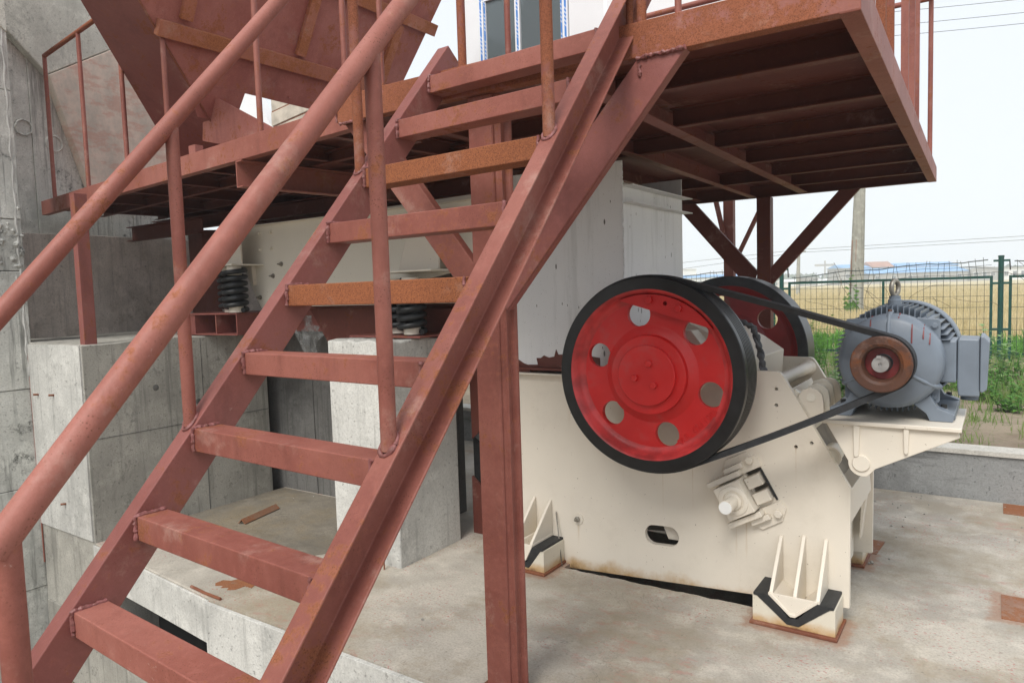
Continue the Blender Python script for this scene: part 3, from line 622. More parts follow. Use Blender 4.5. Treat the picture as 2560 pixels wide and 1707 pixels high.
# beam along +y: a = d x up = (1,0,0)
pp('edge_beam', chan_y(PY0 + .001, PY1 - .004, PX1 + .002, -1, w_=.062, zc_=zc - .003), M_PRIMER_WARM, .003)
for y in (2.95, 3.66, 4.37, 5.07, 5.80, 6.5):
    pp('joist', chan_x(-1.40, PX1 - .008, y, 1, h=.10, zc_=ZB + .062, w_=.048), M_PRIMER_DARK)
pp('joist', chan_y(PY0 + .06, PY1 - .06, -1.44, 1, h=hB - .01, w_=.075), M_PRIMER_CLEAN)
pp('joist', chan_y(4.0, PY1 - .06, -1.885, 1, h=hB - .01, w_=.06), M_PRIMER_CLEAN)
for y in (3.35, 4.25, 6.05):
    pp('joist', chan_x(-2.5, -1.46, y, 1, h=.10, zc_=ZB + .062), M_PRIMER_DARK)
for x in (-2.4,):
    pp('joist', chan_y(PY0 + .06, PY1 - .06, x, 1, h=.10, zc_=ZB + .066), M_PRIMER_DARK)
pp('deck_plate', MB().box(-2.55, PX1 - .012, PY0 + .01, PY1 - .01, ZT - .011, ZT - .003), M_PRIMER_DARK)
# columns: H section with a visible groove
def hcol(x0, x1, y0, y1, z0, z1):
    mb = MB(); t = .009
    mb.box(x0, x1 - .03, y0, y0 + t, z0, z1); mb.box(x0 + .004, x0 + .012, y0 + t, y1 - t, z0, z1)
    mb.box(x0, x1, y1 - t, y1, z0, z1); mb.box(x1 - .062, x1 - .054, y0 + t, y1 - t, z0, z1); mb.box(x1 - .03, x1 - .022, y0 + .002, y1 - t, z0, z1)
    return mb
pp('column', MB().prism([(-1.838, 2.43), (-1.726, 2.43), (-1.719, 2.437), (-1.719, 2.447), (-1.706, 2.452), (-1.692, 2.452), (-1.692, 2.460), (-1.697, 2.466), (-1.697, 2.488), (-1.679, 2.493), (-1.673, 2.50), (-1.673, 2.51), (-1.838, 2.51)], 'z', 0, ZB - .002), M_PRIMER, .003)
pp('base_plate', MB().box(-1.87, -1.64, 2.40, 2.545, .001, .012), M_RUST_EDGE)
pp('column', MB().prism([(-1.815, 6.98), (-1.69, 6.98), (-1.69, 7.10), (-1.815, 7.10)], 'z', 0, ZB - .002), M_PRIMER_DARK, .003)
# braces
def brace(x0, z0, x1, z1, y, mat, w_=.13, d=.055, y2=None):
    mb = MB(); p0 = Vector((x0, y, z0)); p1 = Vector((x1, y, z1)); dr = (p1 - p0).normalized(); n_ = Vector((-dr.z, 0, dr.x)); mb2 = MB()
    # plan: front web plus two back flanges
    t = .007
    def quad(o0, o1, ya, yb, e0=0, e1=0):
        vs = [p0 + n_ * o0, p1 + n_ * o0, p1 + n_ * o1, p0 + n_ * o1]
        vv = [(q.x, ya, q.z) for q in vs] + [(q.x, yb, q.z) for q in vs]
        mb.add(vv, [(0, 1, 2, 3), (7, 6, 5, 4), (0, 4, 5, 1), (1, 5, 6, 2), (2, 6, 7, 3), (3, 7, 4, 0)])
    quad(-w_ / 2, w_ / 2, y, y + t); quad(w_ / 2 - t, w_ / 2, y + t, y + d); quad(-w_ / 2, -w_ / 2 + t, y + t, y + d)
    return mb
def clip_brace(x0, x1, xc0, xc1, zc0, zc1, y, d=.05):
    """brace as parallelogram: top edge on the beam between x0..x1 (z=ZB), foot on the column between zc0..zc1 at xc"""
    t = .008; mb = MB()
    poly = [(x0, ZB - .002), (x1, ZB - .002), (xc1, zc1), (xc0, zc0)]
    mb.prism(poly, 'y', y, y + t)
    for a, b in ((poly[0], poly[3]), (poly[1], poly[2])):
        s_ = 1 if a is poly[0] else -1
        mb.prism([a, (a[0] + .011 * (1 if x1 > x0 else -1) * s_, a[1]), (b[0] + .011 * (1 if x1 > x0 else -1) * s_, b[1]), b], 'y', y + t, y + d)
    return mb
pp('brace', clip_brace(-1.068, -.892, -1.74, -1.655, 1.82, 1.672, 2.404), M_PRIMER_CLEAN, .003)
pp('brace', clip_brace(-2.56, -2.385, -1.838, -1.838, 1.68, 1.87, 2.435), M_PRIMER, .003)
pp('brace', clip_brace(-2.62, -2.42, -1.86, -1.815, 1.66, 1.86, 7.0), M_PRIMER_DARK)
pp('brace', clip_brace(-.93, -1.10, -1.72, -1.685, 1.69, 1.90, 7.0), M_PRIMER_DARK)
def pweld(*a, **k):
    p0, p1 = a; q = lambda p: (p[0] + 1, p[1] - 2.4, p[2])
    p0, p1 = Vector(q(p0)), Vector(q(p1)); n = max(3, int((p1 - p0).length / .0085)); mb = MB(); rn_ = random.Random(k.get('seed', 1))
    P_ = [p0.lerp(p1, i / n) + Vector([rn_.uniform(-.0025, .0025) for _ in range(3)]) for i in range(n + 1)]; mb.tube(P_, [rn_.uniform(.0035, .0095) for _ in P_], 8)
    return part('weld_bead', mb, M_WELD, PL, local=True)
pweld((-1.068, 2.397, 2.555), (-.892, 2.397, 2.556), seed=3)
pweld((-2.55, 2.398, 2.552), (-2.40, 2.398, 2.552), seed=4)
pweld((-2.577, 2.397, 2.56), (-2.577, 2.397, 2.675), seed=5)
pweld((-1.06, 2.402, 2.53), (-1.06, 2.402, 2.49), seed=6)
# railings: posts are flat bars and pipes
RZ = 3.86
sidev = (2.42, 2.90, 3.27, 3.60, 4.38, 4.82, 5.20, 6.42)
def rail_post(x, y, z0=ZT, z1=RZ, r=.017, mat=M_PRIMER, sq=True):
    mb = MB()
    if sq: mb.beam((x, y, z0 - .02), (x, y, z1), angle(.036, .005, 1, 1), up=(0, 1, 0))
    else: mb.tube([(x, y, z0), (x, y, z1)], r, 14)
    pp('railing_post', mb, mat, .001 if sq else 0)
for k, v in enumerate(sidev): rail_post(PX1 - .018 - .0, v, z0=ZT - .02, sq=(k < 7), mat=M_PRIMER_RUSTY if k in (2, 3) else M_PRIMER)
for x, r_, m_ in ((-1.856, .018, M_PRIMER_RUSTY), (-1.627, .012, M_PRIMER), (-1.105, .014, M_PRIMER_RUSTY), (-1.06, .018, M_PRIMER_RUSTY), (-.925, .012, M_PRIMER), (-.64, .012, M_PRIMER)):
    rail_post(x, PY0 + .03, r=r_, mat=m_, sq=False)
rail_post(-2.54, PY0 + .03, r=.014, mat=M_PRIMER, sq=False); rail_post(-2.30, PY0 + .02, r=.012, sq=False)
mb = MB(); mb.tube([(PX1 - .02, 2.42, RZ), (PX1 - .02, 6.42, RZ)], .02, 14); pp('top_rail', mb, M_PRIMER)
mb = MB(); mb.tube([(PX1 - .02, 6.42, RZ), (-2.4, 6.42, RZ)], .02, 14); pp('top_rail', mb, M_PRIMER)
mb = MB(); mb.tube([(PX1 - .02, PY0 + .03, RZ), (-1.06, PY0 + .03, RZ)], .02, 14); pp('top_rail', mb, M_PRIMER)
mb = MB(); mb.tube([(-1.05, 5.4, 3.86), (-2.42, 5.4, 3.855)], .022, 14); pp('top_rail', mb, M_PRIMER)
for x in (-1.1, -2.4): rail_post(x, 5.4, r=.017, sq=False)

FS = thing('steel_support', 'thin maroon steel leg with two diagonal struts standing beyond the platform', 'support', (-3.1, 9.5, 0))
part('leg', MB().box(-3.035, -2.905, 9.5, 9.6, 0, 3.4), M_PRIMER_DARK, FS)
part('strut', MB().prism([(-3.27, 3.40), (-3.21, 3.40), (-2.96, 2.25), (-3.03, 2.32)], 'y', 9.44, 9.49), M_PRIMER_DARK, FS)
part('strut', MB().prism([(-2.27, 3.35), (-2.22, 3.35), (-2.90, 1.98), (-2.90, 2.09)], 'y', 9.52, 9.57), M_PRIMER_DARK, FS)
# ================================================================== LEFT WALKWAY
WK = thing('steel_walkway', 'narrow red primed walkway with pipe railing running from the staircase to the concrete wall', 'walkway', (-4.8, 2.75, 0))
A0, A1 = Vector((-7.10, 2.975, zc)), Vector((-2.585, 2.478, zc)); wd = (A1 - A0).normalized(); wn = Vector((-wd.y, wd.x, 0))
prof_l = channel(hB, .055, .007, -1)
part('edge_beam', MB().beam(A0, A1, prof_l), M_PRIMER_WARM, WK, .003)
back = wn * 1.9
part('edge_beam', MB().beam(A0 + wn * 2.3, A1 + wn * 2.3, channel(hB, .055, .007, 1)), M_PRIMER_DARK, WK)
part('deck_plate', MB().add([A0 + wn * .01 + Vector((0, 0, .052)), A1 + wn * .01 + Vector((0, 0, .052)), A1 + wn * 2.3 + Vector((0, 0, .052)), A0 + wn * 2.3 + Vector((0, 0, .052)),
      A0 + wn * .01 + Vector((0, 0, .058)), A1 + wn * .01 + Vector((0, 0, .058)), A1 + wn * 2.3 + Vector((0, 0, .058)), A0 + wn * 2.3 + Vector((0, 0, .058))],
      [(0, 3, 2, 1), (4, 5, 6, 7), (0, 1, 5, 4), (1, 2, 6, 5), (2, 3, 7, 6), (3, 0, 4, 7)]), M_PRIMER_DARK, WK)
for t in (.06, .22, .37, .50, .63, .80, .93):
    b0 = A0.lerp(A1, t) + wn * .06; part('joist', MB().beam(b0, b0 + wn * 2.2, channel(.09, .045, .006, 1)), M_PRIMER_DARK, WK)
for t in (.5, 1.0, 1.5):
    b0 = A0 + wn * t + wd * .05; part('joist', MB().beam(b0 - Vector((0, 0, .02)), A1 + wn * t - wd * .05 - Vector((0, 0, .02)), channel(.07, .04, .006, 1)), M_PRIMER_DARK, WK)
# deep carrying beam that sticks out under the edge
part('carrying_beam', MB().beam((-3.70, 2.60, 2.478), (-3.30, 5.2, 2.478), channel(.155, .07, .008, 1)), M_PRIMER_WARM, WK, .002)
part('carrying_beam', MB().beam((-7.1, 4.05, 2.50), (-2.0, 4.05, 2.50), channel(.12, .07, .008, 1)), M_PRIMER_DARK, WK)
part('carrying_beam', MB().box(-7.1, -2.6, 4.95, 4.97, 2.25, 2.66), M_PRIMER_DARK, WK)
part('carrying_beam', MB().box(-6.5, -2.7, 4.86, 4.95, 2.36, 2.372), M_PRIMER_CLEAN, WK)
part('carrying_beam', MB().beam((-7.1, 3.78, 2.42), (-5.9, 3.78, 2.42), channel(.14, .06, .008, 1)), M_PRIMER_DARK, WK)
# posts
part('support_post', MB().prism([(-5.588, 2.53), (-5.525, 2.533), (-5.52, 2.62), (-5.588, 2.62)], 'z', 1.45, ZB - .003), M_PRIMER_CLEAN, WK, .003)
part('support_post', MB().beam((-6.2, 2.96, 2.42), (-6.2, 2.96, ZB), rect(.05, .05), up=(0, 1, 0)), M_PRIMER_DARK, WK)
part('support_post', MB().prism([(-6.70, 4.12), (-6.28, 4.0), (-6.20, 4.12), (-6.6, 4.3)], 'z', 1.20, 2.42), M_PRIMER_DARK, WK, .003)
railz = 3.885
wp = [A0 + wd * .30, A0 + wd * 1.09, A0 + wd * 1.86, A0 + wd * 2.54, A0 + wd * 3.68]
for q in wp[:5]:
    mb = MB(); p = q + wn * .02; mb.tube([(p.x, p.y, ZT - .004), (p.x, p.y, railz)], .0165, 16); part('railing_post', mb, M_PRIMER, WK)
p0, p1 = wp[0] + wn * .02, A1 + wn * .02
mb = MB(); mb.tube([(p0.x, p0.y, railz), (p1.x, p1.y, railz)], .0185, 18); part('top_rail', mb, M_PRIMER_RUSTY, WK)

# ================================================================== JAW CRUSHER
JC = thing('jaw_crusher', 'cream jaw crusher with two red and black flywheels standing on four feet on the slab', 'crusher', (-1.6, 4.26, 0))
slot = [(-1.66 + .058 * math.cos(a), .288 + .058 * math.sin(a)) for a in [math.pi / 2 + math.pi * k / 14 for k in range(15)]] + \
       [(-1.565 + .058 * math.cos(a), .293 + .058 * math.sin(a)) for a in [-math.pi / 2 + math.pi * k / 14 for k in range(15)]]
ta = R(-31)   # tilt of the tension-rod window
def rot2(p, c, a): return (c[0] + p[0] * math.cos(a) - p[1] * math.sin(a), c[1] + p[0] * math.sin(a) + p[1] * math.cos(a))
TC = (-1.088, .652)
def outline_plate(bz0, bz1):
    return [(-2.60, bz0 - .02), (-.604, bz1), (-.600, .700), (-.606, .714), (-.925, 1.262), (-.938, 1.277), (-.955, 1.283), (-1.12, 1.284), (-1.22, 1.40), (-1.80, 1.40), (-1.9, 1.22), (-2.60, 1.214)]
win = [rot2(p, (-1.045, .668), R(-61)) for p in ((-.085, -.045), (.085, -.045), (.085, .05), (-.085, .05))]
plate('side_plate', outline_plate(-.03, .084), [slot, win], 3.85, 3.885, M_CREAM_SIDE, JC, .002,
      circles=[(-.958, 1.191, .0095), (-.959, 1.105, .0095), (-.861, .892, .0095), (-.784, .919, .0095)], nc=20)
plate('side_plate', outline_plate(-.0, .11), [], 4.645, 4.68, M_CREAM, JC, .002)
part('top_flange', MB().box(-2.60, -1.96, 3.80, 3.852, 1.212, 1.222), M_CREAM, JC)
part('front_wall', MB().box(-2.60, -2.50, 3.887, 4.643, .0, 1.20), M_CREAM, JC)
# swing jaw and bearing housing between the side plates
mb = MB(); mb.prism([(-1.85, 1.47), (-1.50, 1.56), (-1.22, 1.42), (-1.10, 1.335), (-1.13, .9), (-1.40, .25), (-1.60, .25), (-2.0, 1.2)], 'y', 3.92, 4.61); part('swing_jaw', mb, M_CREAM, JC, .004)
mb = MB(); mb.lathe((-1.51, 3.70, 1.285), [(0, 0), (.15, 0), (.15, .12), (.19, .125), (.19, .9), (.15, .92), (.15, 1.10), (0, 1.1)], 40); part('bearing_housing', mb, M_CREAM_OLD, JC)
part('bearing_cap', MB().prism([(-1.73, 1.28), (-1.29, 1.28), (-1.29, 1.36), (-1.40, 1.50), (-1.62, 1.50), (-1.73, 1.36)], 'y', 3.80, 3.92), M_CREAM, JC, .004)
hexbolt('bolt', (-1.22, 3.85, 1.235), .02, .03, JC, M_CREAM_OLD)
part('drip_rib', MB().box(-1.73, -1.722, 3.842, 3.851, .9, 1.2), M_CREAM_OLD, JC)
# inner cross members that show in the gap behind the side plate
mb = MB(); mb.prism([(-.98, .92), (-.90, 1.00), (-.70, .60), (-.66, .48), (-.76, .45)], 'y', 3.886, 4.644); part('rear_wall', mb, M_INNER, JC, .003)
part('cross_member', MB().box(-.93, -.80, 4.0, 4.6, .96, 1.02), M_CREAM, JC, .003)
mb = MB(); mb.prism([(-.79, .62), (-.62, .66), (-.61, .50), (-.78, .46)], 'y', 3.90, 4.64); part('cross_member', mb, M_CREAM, JC, .003)
mb = MB(); mb.tube([(-.735, 4.05, .81), (-.735, 4.2, .81)], .05, 24); part('link_eye', mb, M_CREAM_OLD, JC)
mb = MB(); mb.lathe((-.735, 4.04, .81), [(.06, 0), (.06, .03), (.045, .03), (.045, 0)], 28, closed=True); part('link_eye', mb, M_CREAM, JC)
# spacer pipe between the side plates
mb = MB(); mb.tube([(-.965, 3.886, 1.222), (-.965, 4.644, 1.222)], .036, 24); sp_ = part('spacer_pipe', mb, M_CREAM, JC)
mb = MB(); mb.lathe((-.965, 4.60, 1.222), [(.036, 0), (.048, .03), (.048, .045), (0, .045)], 24); part('collar', mb, M_CREAM, sp_)
# lug pair for the toggle spring
def lug(y, dx, dz_, m=M_CREAM):
    pts = [(-.86, 1.035), (-.865, 1.10), (-.86, 1.15), (-.84, 1.185), (-.80, 1.20), (-.765, 1.19), (-.742, 1.165), (-.735, 1.12), (-.735, 1.05), (-.76, 1.035)]
    mb = MB(); mb.prism([(x + dx, z + dz_) for x, z in pts], 'y', y, y + .022); l = part('lug', mb, m, JC, .004)
    mb = MB(); mb.lathe((-.795 + dx, y - .006, 1.15 + dz_), [(0, 0), (.022, 0), (.022, .01), (.026, .012), (.026, .035), (0, .035)], 24); part('pin', mb, M_CREAM_OLD, l)
lug(3.90, 0, 0); lug(3.98, .015, .012, M_CREAM_OLD); lug(4.18, .0, .012, M_CREAM_OLD); lug(4.26, .02, .012)
mb = MB(); mb.prism([(-.91, 1.16), (-.895, 1.19), (-.83, 1.03), (-.79, .985), (-.85, .985)], 'y', 3.90, 4.4); part('lug_base', mb, M_CREAM, JC, .003)
mb = MB(); mb.tube([(-.895, 3.93, 1.13), (-.865, 3.93, 1.175)], .02, 16); part('spring_pin', mb, M_CREAM_OLD, JC)
# feet
def foot(x0, x1, y_front, y_plate, ribs, mirror=1):
    """a foot: V bracket welded to the side plate, sitting in a V block on a rubber pad"""
    xm = (x0 + x1) / 2; f_ = y_front; b_ = y_plate
    ya, yb = min(f_, b_), max(f_, b_)
    v_low = .045; ztop = .152
    fo = bpy.data.objects.new('foot', None); COL.objects.link(fo); fo.parent = JC; fo.empty_display_size = .05
    # seat block with V notch
    mb = MB(); mb.prism([(x0, .016), (x1, .016), (x1, ztop), (x1 - .022, ztop), (xm + .03, .03), (xm - .03, .03), (x0 + .022, ztop), (x0, ztop)], 'y', ya, yb); part('seat_block', mb, M_CREAM_FOOT, fo, .003)
    # rubber pad
    mb = MB(); mb.prism([(x0 + .006, ztop + .001), (x0 + .024, ztop - .002), (xm - .028, .032), (xm + .028, .032), (x1 - .024, ztop - .002), (x1 - .006, ztop + .001), (x1 - .006, ztop + .014), (x1 - .085, ztop + .014), (xm + .02, .066), (xm - .02, .066), (x0 + .085, ztop + .014), (x0 + .006, ztop + .014)], 'y', ya - .004 if f_ < b_ else ya, yb + (0 if f_ < b_ else .004)); part('rubber_pad', mb, M_RUBBER, fo)
    # bracket
    mb = MB(); mb.prism([(x0 + .080, ztop + .016), (xm - .012, .074), (xm + .012, .074), (x1 - .080, ztop + .016), (x1 - .080, ztop + .028), (x1 - .094, ztop + .028), (xm + .012, .092), (xm - .012, .092), (x0 + .094, ztop + .028), (x0 + .080, ztop + .028)], 'y', ya - .008 if f_ < b_ else ya, yb + (0 if f_ < b_ else .008)); part('bracket', mb, M_CREAM, fo, .003)
    mb = MB(); mb.prism([(x0 + .092, ztop + .025), (xm - .012, .09), (xm + .012, .09), (x1 - .092, ztop + .025)], 'y', f_ - .003 if f_ < b_ else f_ - .009, f_ + .009 if f_ < b_ else f_ + .003); part('end_plate', mb, M_CREAM, fo, .002)
    for x, h in ribs:
        mb = MB(); mb.prism([(f_, .10), (f_, ztop + .03), (b_ - .012 * (1 if f_ < b_ else -1), h), (b_, h + .004), (b_, .10)], 'x', x - .009, x + .009); part('rib', mb, M_CREAM, fo, .003)
    mb = MB(); mb.prism([(x0 - .012, ya - .02), (x1 + .012, ya - .02), (x1 + .012, yb + .02), (x0 - .012, yb + .02)], 'z', .001, .017); part('sole_plate', mb, M_RUST_EDGE, fo, .003)
    return fo
foot(-1.028, -.632, 3.63, 3.849, ((-.935, .405), (-.82, .425), (-.712, .425)))
foot(-2.56, -2.278, 3.60, 3.849, ((-2.49, .40), (-2.37, .395)))
foot(-1.03, -.66, 4.90, 4.681, ((-.93, .41), (-.82, .42), (-.71, .42)))
foot(-2.56, -2.28, 4.90, 4.681, ((-2.49, .40), (-2.37, .395)))
mb = MB(); mb.tube([(-2.325, 3.838, .33), (-2.262, 3.79, .0)], .004, 6); part('earth_rod', mb, M_GALV, JC)
hexbolt('bolt', (-2.170, 3.849, .305), .017, .022, JC, M_GALV, shank=.018)
mb = MB(); mb.lathe((-2.170, 3.8495, .305), [(0, 0), (.036, 0), (.036, -.006), (0, -.006)], 28); part('bolt_boss', mb, M_CREAM, JC)
# side flange on the rear plate
mb = MB(); mb.prism([(-.66, .575), (-.625, .545), (-.625, .48), (-.655, .22), (-.662, .22), (-.648, .50), (-.69, .56)], 'y', 4.55, 4.644); part('edge_flange', mb, M_CREAM, JC, .002)
part('inner_back_plate', MB().box(-.78, -.70, 4.0, 4.60, .10, .45), M_CREAM_OLD, JC)
# tension block poking out of the window
tb = bpy.data.objects.new('toggle_block', None); COL.objects.link(tb); tb.parent = JC
TA = R(-30); TO = (-1.155, .592)
def tbox(cx_, cz_, w_, h_, y0, y1, mat, name, bev=.004):
    mb = MB(); mb.prism([rot2((cx_ + a * w_ / 2, cz_ + b * h_ / 2), TO, TA) for a, b in ((-1, -1), (1, -1), (1, 1), (-1, 1))], 'y', y0, y1); return part(name, mb, mat, tb, bev)
TA = R(29)
tbox(0, 0, .155, .185, 3.74, 3.853, M_CREAM, 'bearing_block')
mb = MB(); c_ = (TO[0], 3.74, TO[1]); mb.lathe(c_, [(0, 0), (.079, 0), (.079, -.006), (.076, -.008), (.055, -.008), (.052, -.002), (.045, -.002), (.045, -.014), (.036, -.016), (0, -.016)], 40); part('end_cover', mb, M_CREAM, tb)
mb = MB(); mb.lathe((TO[0], 3.728, TO[1]), [(.032, 0), (.032, -.10), (.036, -.102), (.036, -.125), (0, -.125)], 28); part('tension_rod', mb, M_CREAM, tb)
mb = MB(); mb.lathe((TO[0], 3.602, TO[1]), [(.033, 0), (.033, -.006), (0, -.006)], 28); part('rod_end', mb, M_ROD, tb)
tbox(.125, .045, .085, .062, 3.80, 3.90, M_CREAM, 'wedge'); tbox(.125, -.045, .085, .062, 3.80, 3.90, M_CREAM, 'wedge')
for sgn in (1, -1):
    tbox(-.012, sgn * .118, .20, .030, 3.77, 3.853, M_CREAM, 'guide_bar')
    tbox(.055, sgn * .150, .11, .030, 3.80, 3.853, M_CREAM, 'guide_bar')
    mb = MB(); mb.prism([rot2(p, TO, TA) for p in ((-.03, sgn * .135), (.07, sgn * .10), (.19, sgn * .10), (.20, sgn * .15), (.15, sgn * .20), (.03, sgn * .205))], 'y', 3.835, 3.8505); part('base_pad', mb, M_CREAM, tb, .002)
    b = rot2((.155, sgn * .155), TO, TA); hexbolt('bolt', (b[0], 3.836, b[1]), .022, .028, tb, M_CREAM, washer=False)
mb = MB(); mb.prism([rot2(p, TO, TA) for p in ((.175, -.09), (.185, -.09), (.185, .085), (.175, .085))], 'y', 3.84, 3.853); part('rubber_seal', mb, M_RUBBER, tb)

# flywheels
WU, WZ = -1.516, 1.286
def flywheel(v, grooved, label, inner_only=False):
    fw = bpy.data.objects.new('flywheel', None); COL.objects.link(fw); fw.parent = JC; fw['label'] = label; fw.empty_display_size = .1
    Rr = .516; wd_ = .19
    prof = [(.452, 0), (Rr - .004, 0), (Rr, .004)]
    y = .045
    if grooved:
        prof += [(Rr, y)]
        for k in range(6):
            prof += [(Rr, y), (Rr - .012, y + .004), (Rr - .012, y + .010), (Rr, y + .014), (Rr, y + .022)]; y += .022
        prof += [(Rr, wd_)]
    else: prof += [(Rr, wd_)]
    prof += [(Rr - .004, wd_), (.452, wd_), (.440, wd_ - .03), (.436, .10), (.440, .03)]
    mb = MB(); mb.lathe((WU, v, WZ), prof, 128, closed=True)
    for i in range(len(mb.sm)): mb.sm[i] = False
    rim = part('rim', mb, M_RIM if grooved else M_RIM, fw, 0)
    if not grooved: rim.data.materials.clear(); rim.data.materials.append(M_RIM_GREY)
    if grooved:
        rim.data.materials.append(M_RIM_WORN_GLINT)
        for p_ in rim.data.polygons:
            c_ = rim.data.vertices; rr_ = [math.hypot(c_[i].co.x - (WU + 1.6), c_[i].co.z - WZ) for i in p_.vertices]; yy_ = [c_[i].co.y + 4.26 - v for i in p_.vertices]
            if min(rr_) > Rr - .001 and min(yy_) > .044 and max(yy_) - min(yy_) < .005: p_.material_index = 1
    for p_ in rim.data.polygons: p_.use_smooth = False
    mb = MB(); mb.lathe((WU, v, WZ), [(.4515, .0015), (.437, .012), (.425, .045), (.405, .062), (.39, .0665)], 96); mb.f = mb.f[:-2]; mb.sm = mb.sm[:-2]; part('rim_fillet', mb, M_RED_FILLET if grooved else M_RED_DULL, fw)
    web_v0, web_v1 = v + .066, v + .098
    hol = [(WU + .0075 + .326 * math.cos(R(103.3 + 60 * k)), WZ + .326 * math.sin(R(103.3 + 60 * k)), .066) for k in range(6)]
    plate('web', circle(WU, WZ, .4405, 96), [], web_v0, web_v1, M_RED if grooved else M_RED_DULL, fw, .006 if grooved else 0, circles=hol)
    mb = MB(); mb.lathe((WU, v, WZ), [(.262, .0665), (.245, .060), (.235, .052), (.215, .048), (.211, .044), (.209, .016), (.206, .013), (.16, .013), (.1595, -.008), (.156, -.011), (0, -.011)], 80); part('hub', mb, M_RED if grooved else M_RED_DULL, fw)
    if grooved:
        for (x, z) in ((-1.494, 1.350), (-1.575, 1.272), (-1.470, 1.238)): hexbolt('bolt', (x, v - .011, z), .019, .020, fw, M_RED, washer=False)
        # counterweight segment in the top of the wheel
        a0, a1 = R(112), R(35); n_ = 24; pts = [(WU + .424 * math.cos(a0 + (a1 - a0) * k / n_), WZ + .424 * math.sin(a0 + (a1 - a0) * k / n_)) for k in range(n_ + 1)]
        plate('counterweight', pts, [], v + .018, v + .062, M_RED, fw, .002, circles=[(-1.415, 1.660, .011)], nc=16)
        for (x, z) in ((-1.498, 1.680), (-1.339, 1.634)): hexbolt('bolt', (x, v + .018, z), .020, .020, fw, M_RED, washer=False)
        # raised casting number
        tc = bpy.data.curves.new('casting_number', 'FONT'); tc.body = 'WL 42119D'; tc.size = .050; tc.extrude = .006; tc.align_x = 'CENTER'; tc.align_y = 'CENTER'; tc.space_character = 1.08
        to = bpy.data.objects.new('tmp', tc); COL.objects.link(to); me = bpy.data.meshes.new_from_object(to.evaluated_get(bpy.context.evaluated_depsgraph_get())); bpy.data.objects.remove(to)
        a = R(-47); cx_, cz_ = WU + .365 * math.cos(a), WZ + .365 * math.sin(a); th = R(43)
        # x axis of the text runs up along the circle, letters stand towards the hub
        T = Matrix(((math.cos(th), -math.sin(th), 0, cx_), (0, 0, -1, v + .066), (math.sin(th), math.cos(th), 0, cz_), (0, 0, 0, 1)))
        me.transform(root_inv(JC) @ T); me.materials.clear(); me.name = 'casting_number'
        o = finish(me, M_RED, 'casting_number', 0); o.parent = fw
    return fw
flywheel(3.452, True, 'front flywheel, glossy red web with black grooved rim')
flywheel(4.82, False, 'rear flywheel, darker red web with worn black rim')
mb = MB(); mb.lathe((WU, 3.46, WZ), [(.06, .05), (.06, 1.5)], 32); part('shaft', mb, M_STEEL, JC)

# ================================================================== MOTOR BRACKET (part of the crusher)
ZBP = 1.094
bk = bpy.data.objects.new('motor_bracket', None); COL.objects.link(bk); bk.parent = JC
part('base_plate', MB().box(-.69, -.122, 3.60, 4.17, ZBP - .019, ZBP), M_CREAM, bk, .003)
arc = [(-.513 + .062 * math.cos(a), .893 + .062 * math.sin(a)) for a in [R(-70) - R(110) * k / 10 for k in range(11)]]
for y in (3.622, 4.08):
    mb = MB(); mb.prism([(-.672, ZBP - .02), (-.135, ZBP - .02), (-.128, ZBP - .045), (-.46, .872)] + arc + [(-.575, .90)], 'y', y, y + .022); part('side_web', mb, M_CREAM, bk, .003)
for x0, x1, zb in ((-.552, -.528, .925), (-.345, -.326, .958)):
    mb = MB(); mb.prism([(x0, ZBP - .021), (x1 + .004, ZBP - .021), (x1, zb + .008), (x1 - .006, zb), (x0 + .006, zb), (x0 + .003, zb + .008)], 'y', 3.606, 3.623); part('rib', mb, M_CREAM, bk, .003)
mb = MB(); mb.lathe((-.519, 3.622, .895), [(0, -.010), (.036, -.010), (.039, -.006), (.039, 0)], 36); part('pivot_pin', mb, M_CREAM, bk)
part('pivot_tube', MB().tube([(-.519, 3.65, .895), (-.519, 4.08, .895)], .045, 24), M_CREAM, bk)

# ================================================================== ELECTRIC MOTOR
MU, MZ = -.416, 1.366
EM = thing('electric_motor', 'blue-grey finned electric motor with rusty pulley bolted on the cream bracket', 'motor', (MU, 4.0, ZBP))
mb = MB(); mb.lathe((MU, 0, MZ), [(0, 3.83), (.205, 3.83), (.205, 4.31), (0, 4.31)], 64); part('body', mb, M_MOTOR, EM)
mb = MB(); mb.lathe((MU, 0, MZ), [(0, 3.650), (.07, 3.652), (.078, 3.664), (.13, 3.672), (.188, 3.684), (.206, 3.694), (.217, 3.712), (.222, 3.745), (.222, 3.825), (.2, 3.832), (0, 3.832)], 72); sh_ = part('end_shield', mb, M_MOTOR, EM)
for k in (90, 210, 330):
    a = R(k); mb = MB(); c0, s0 = math.cos(a), math.sin(a)
    mb.tube([(MU + c0 * .10, 3.670, MZ + s0 * .10), (MU + c0 * .17, 3.681, MZ + s0 * .17), (MU + c0 * .212, 3.708, MZ + s0 * .212), (MU + c0 * .230, 3.770, MZ + s0 * .230)], [.008, .009, .012, .014], 12); part('shield_rib', mb, M_MOTOR, EM)
mb = MB(); mb.tube([(MU, 3.745, MZ + .222), (MU, 3.745, MZ + .242)], .009, 8); part('grease_nipple', mb, M_PLATERUST, EM)
for sx, sz in ((-1, 1), (1, 1), (1, -1), (-1, -1)):
    mb = MB(); q = [(.105, .2), (.19, .195), (.200, .185), (.200, .10), (.17, .08), (.09, .15)]
    mb.prism([(MU + sx * a, MZ + sz * b) for a, b in q], 'y', 3.786, 3.812); part('corner_lug', mb, M_MOTOR, EM, .003)
    hexbolt('bolt', (MU + sx * .178, 3.787, MZ + sz * .165), .013, .012, EM, M_MOTOR)
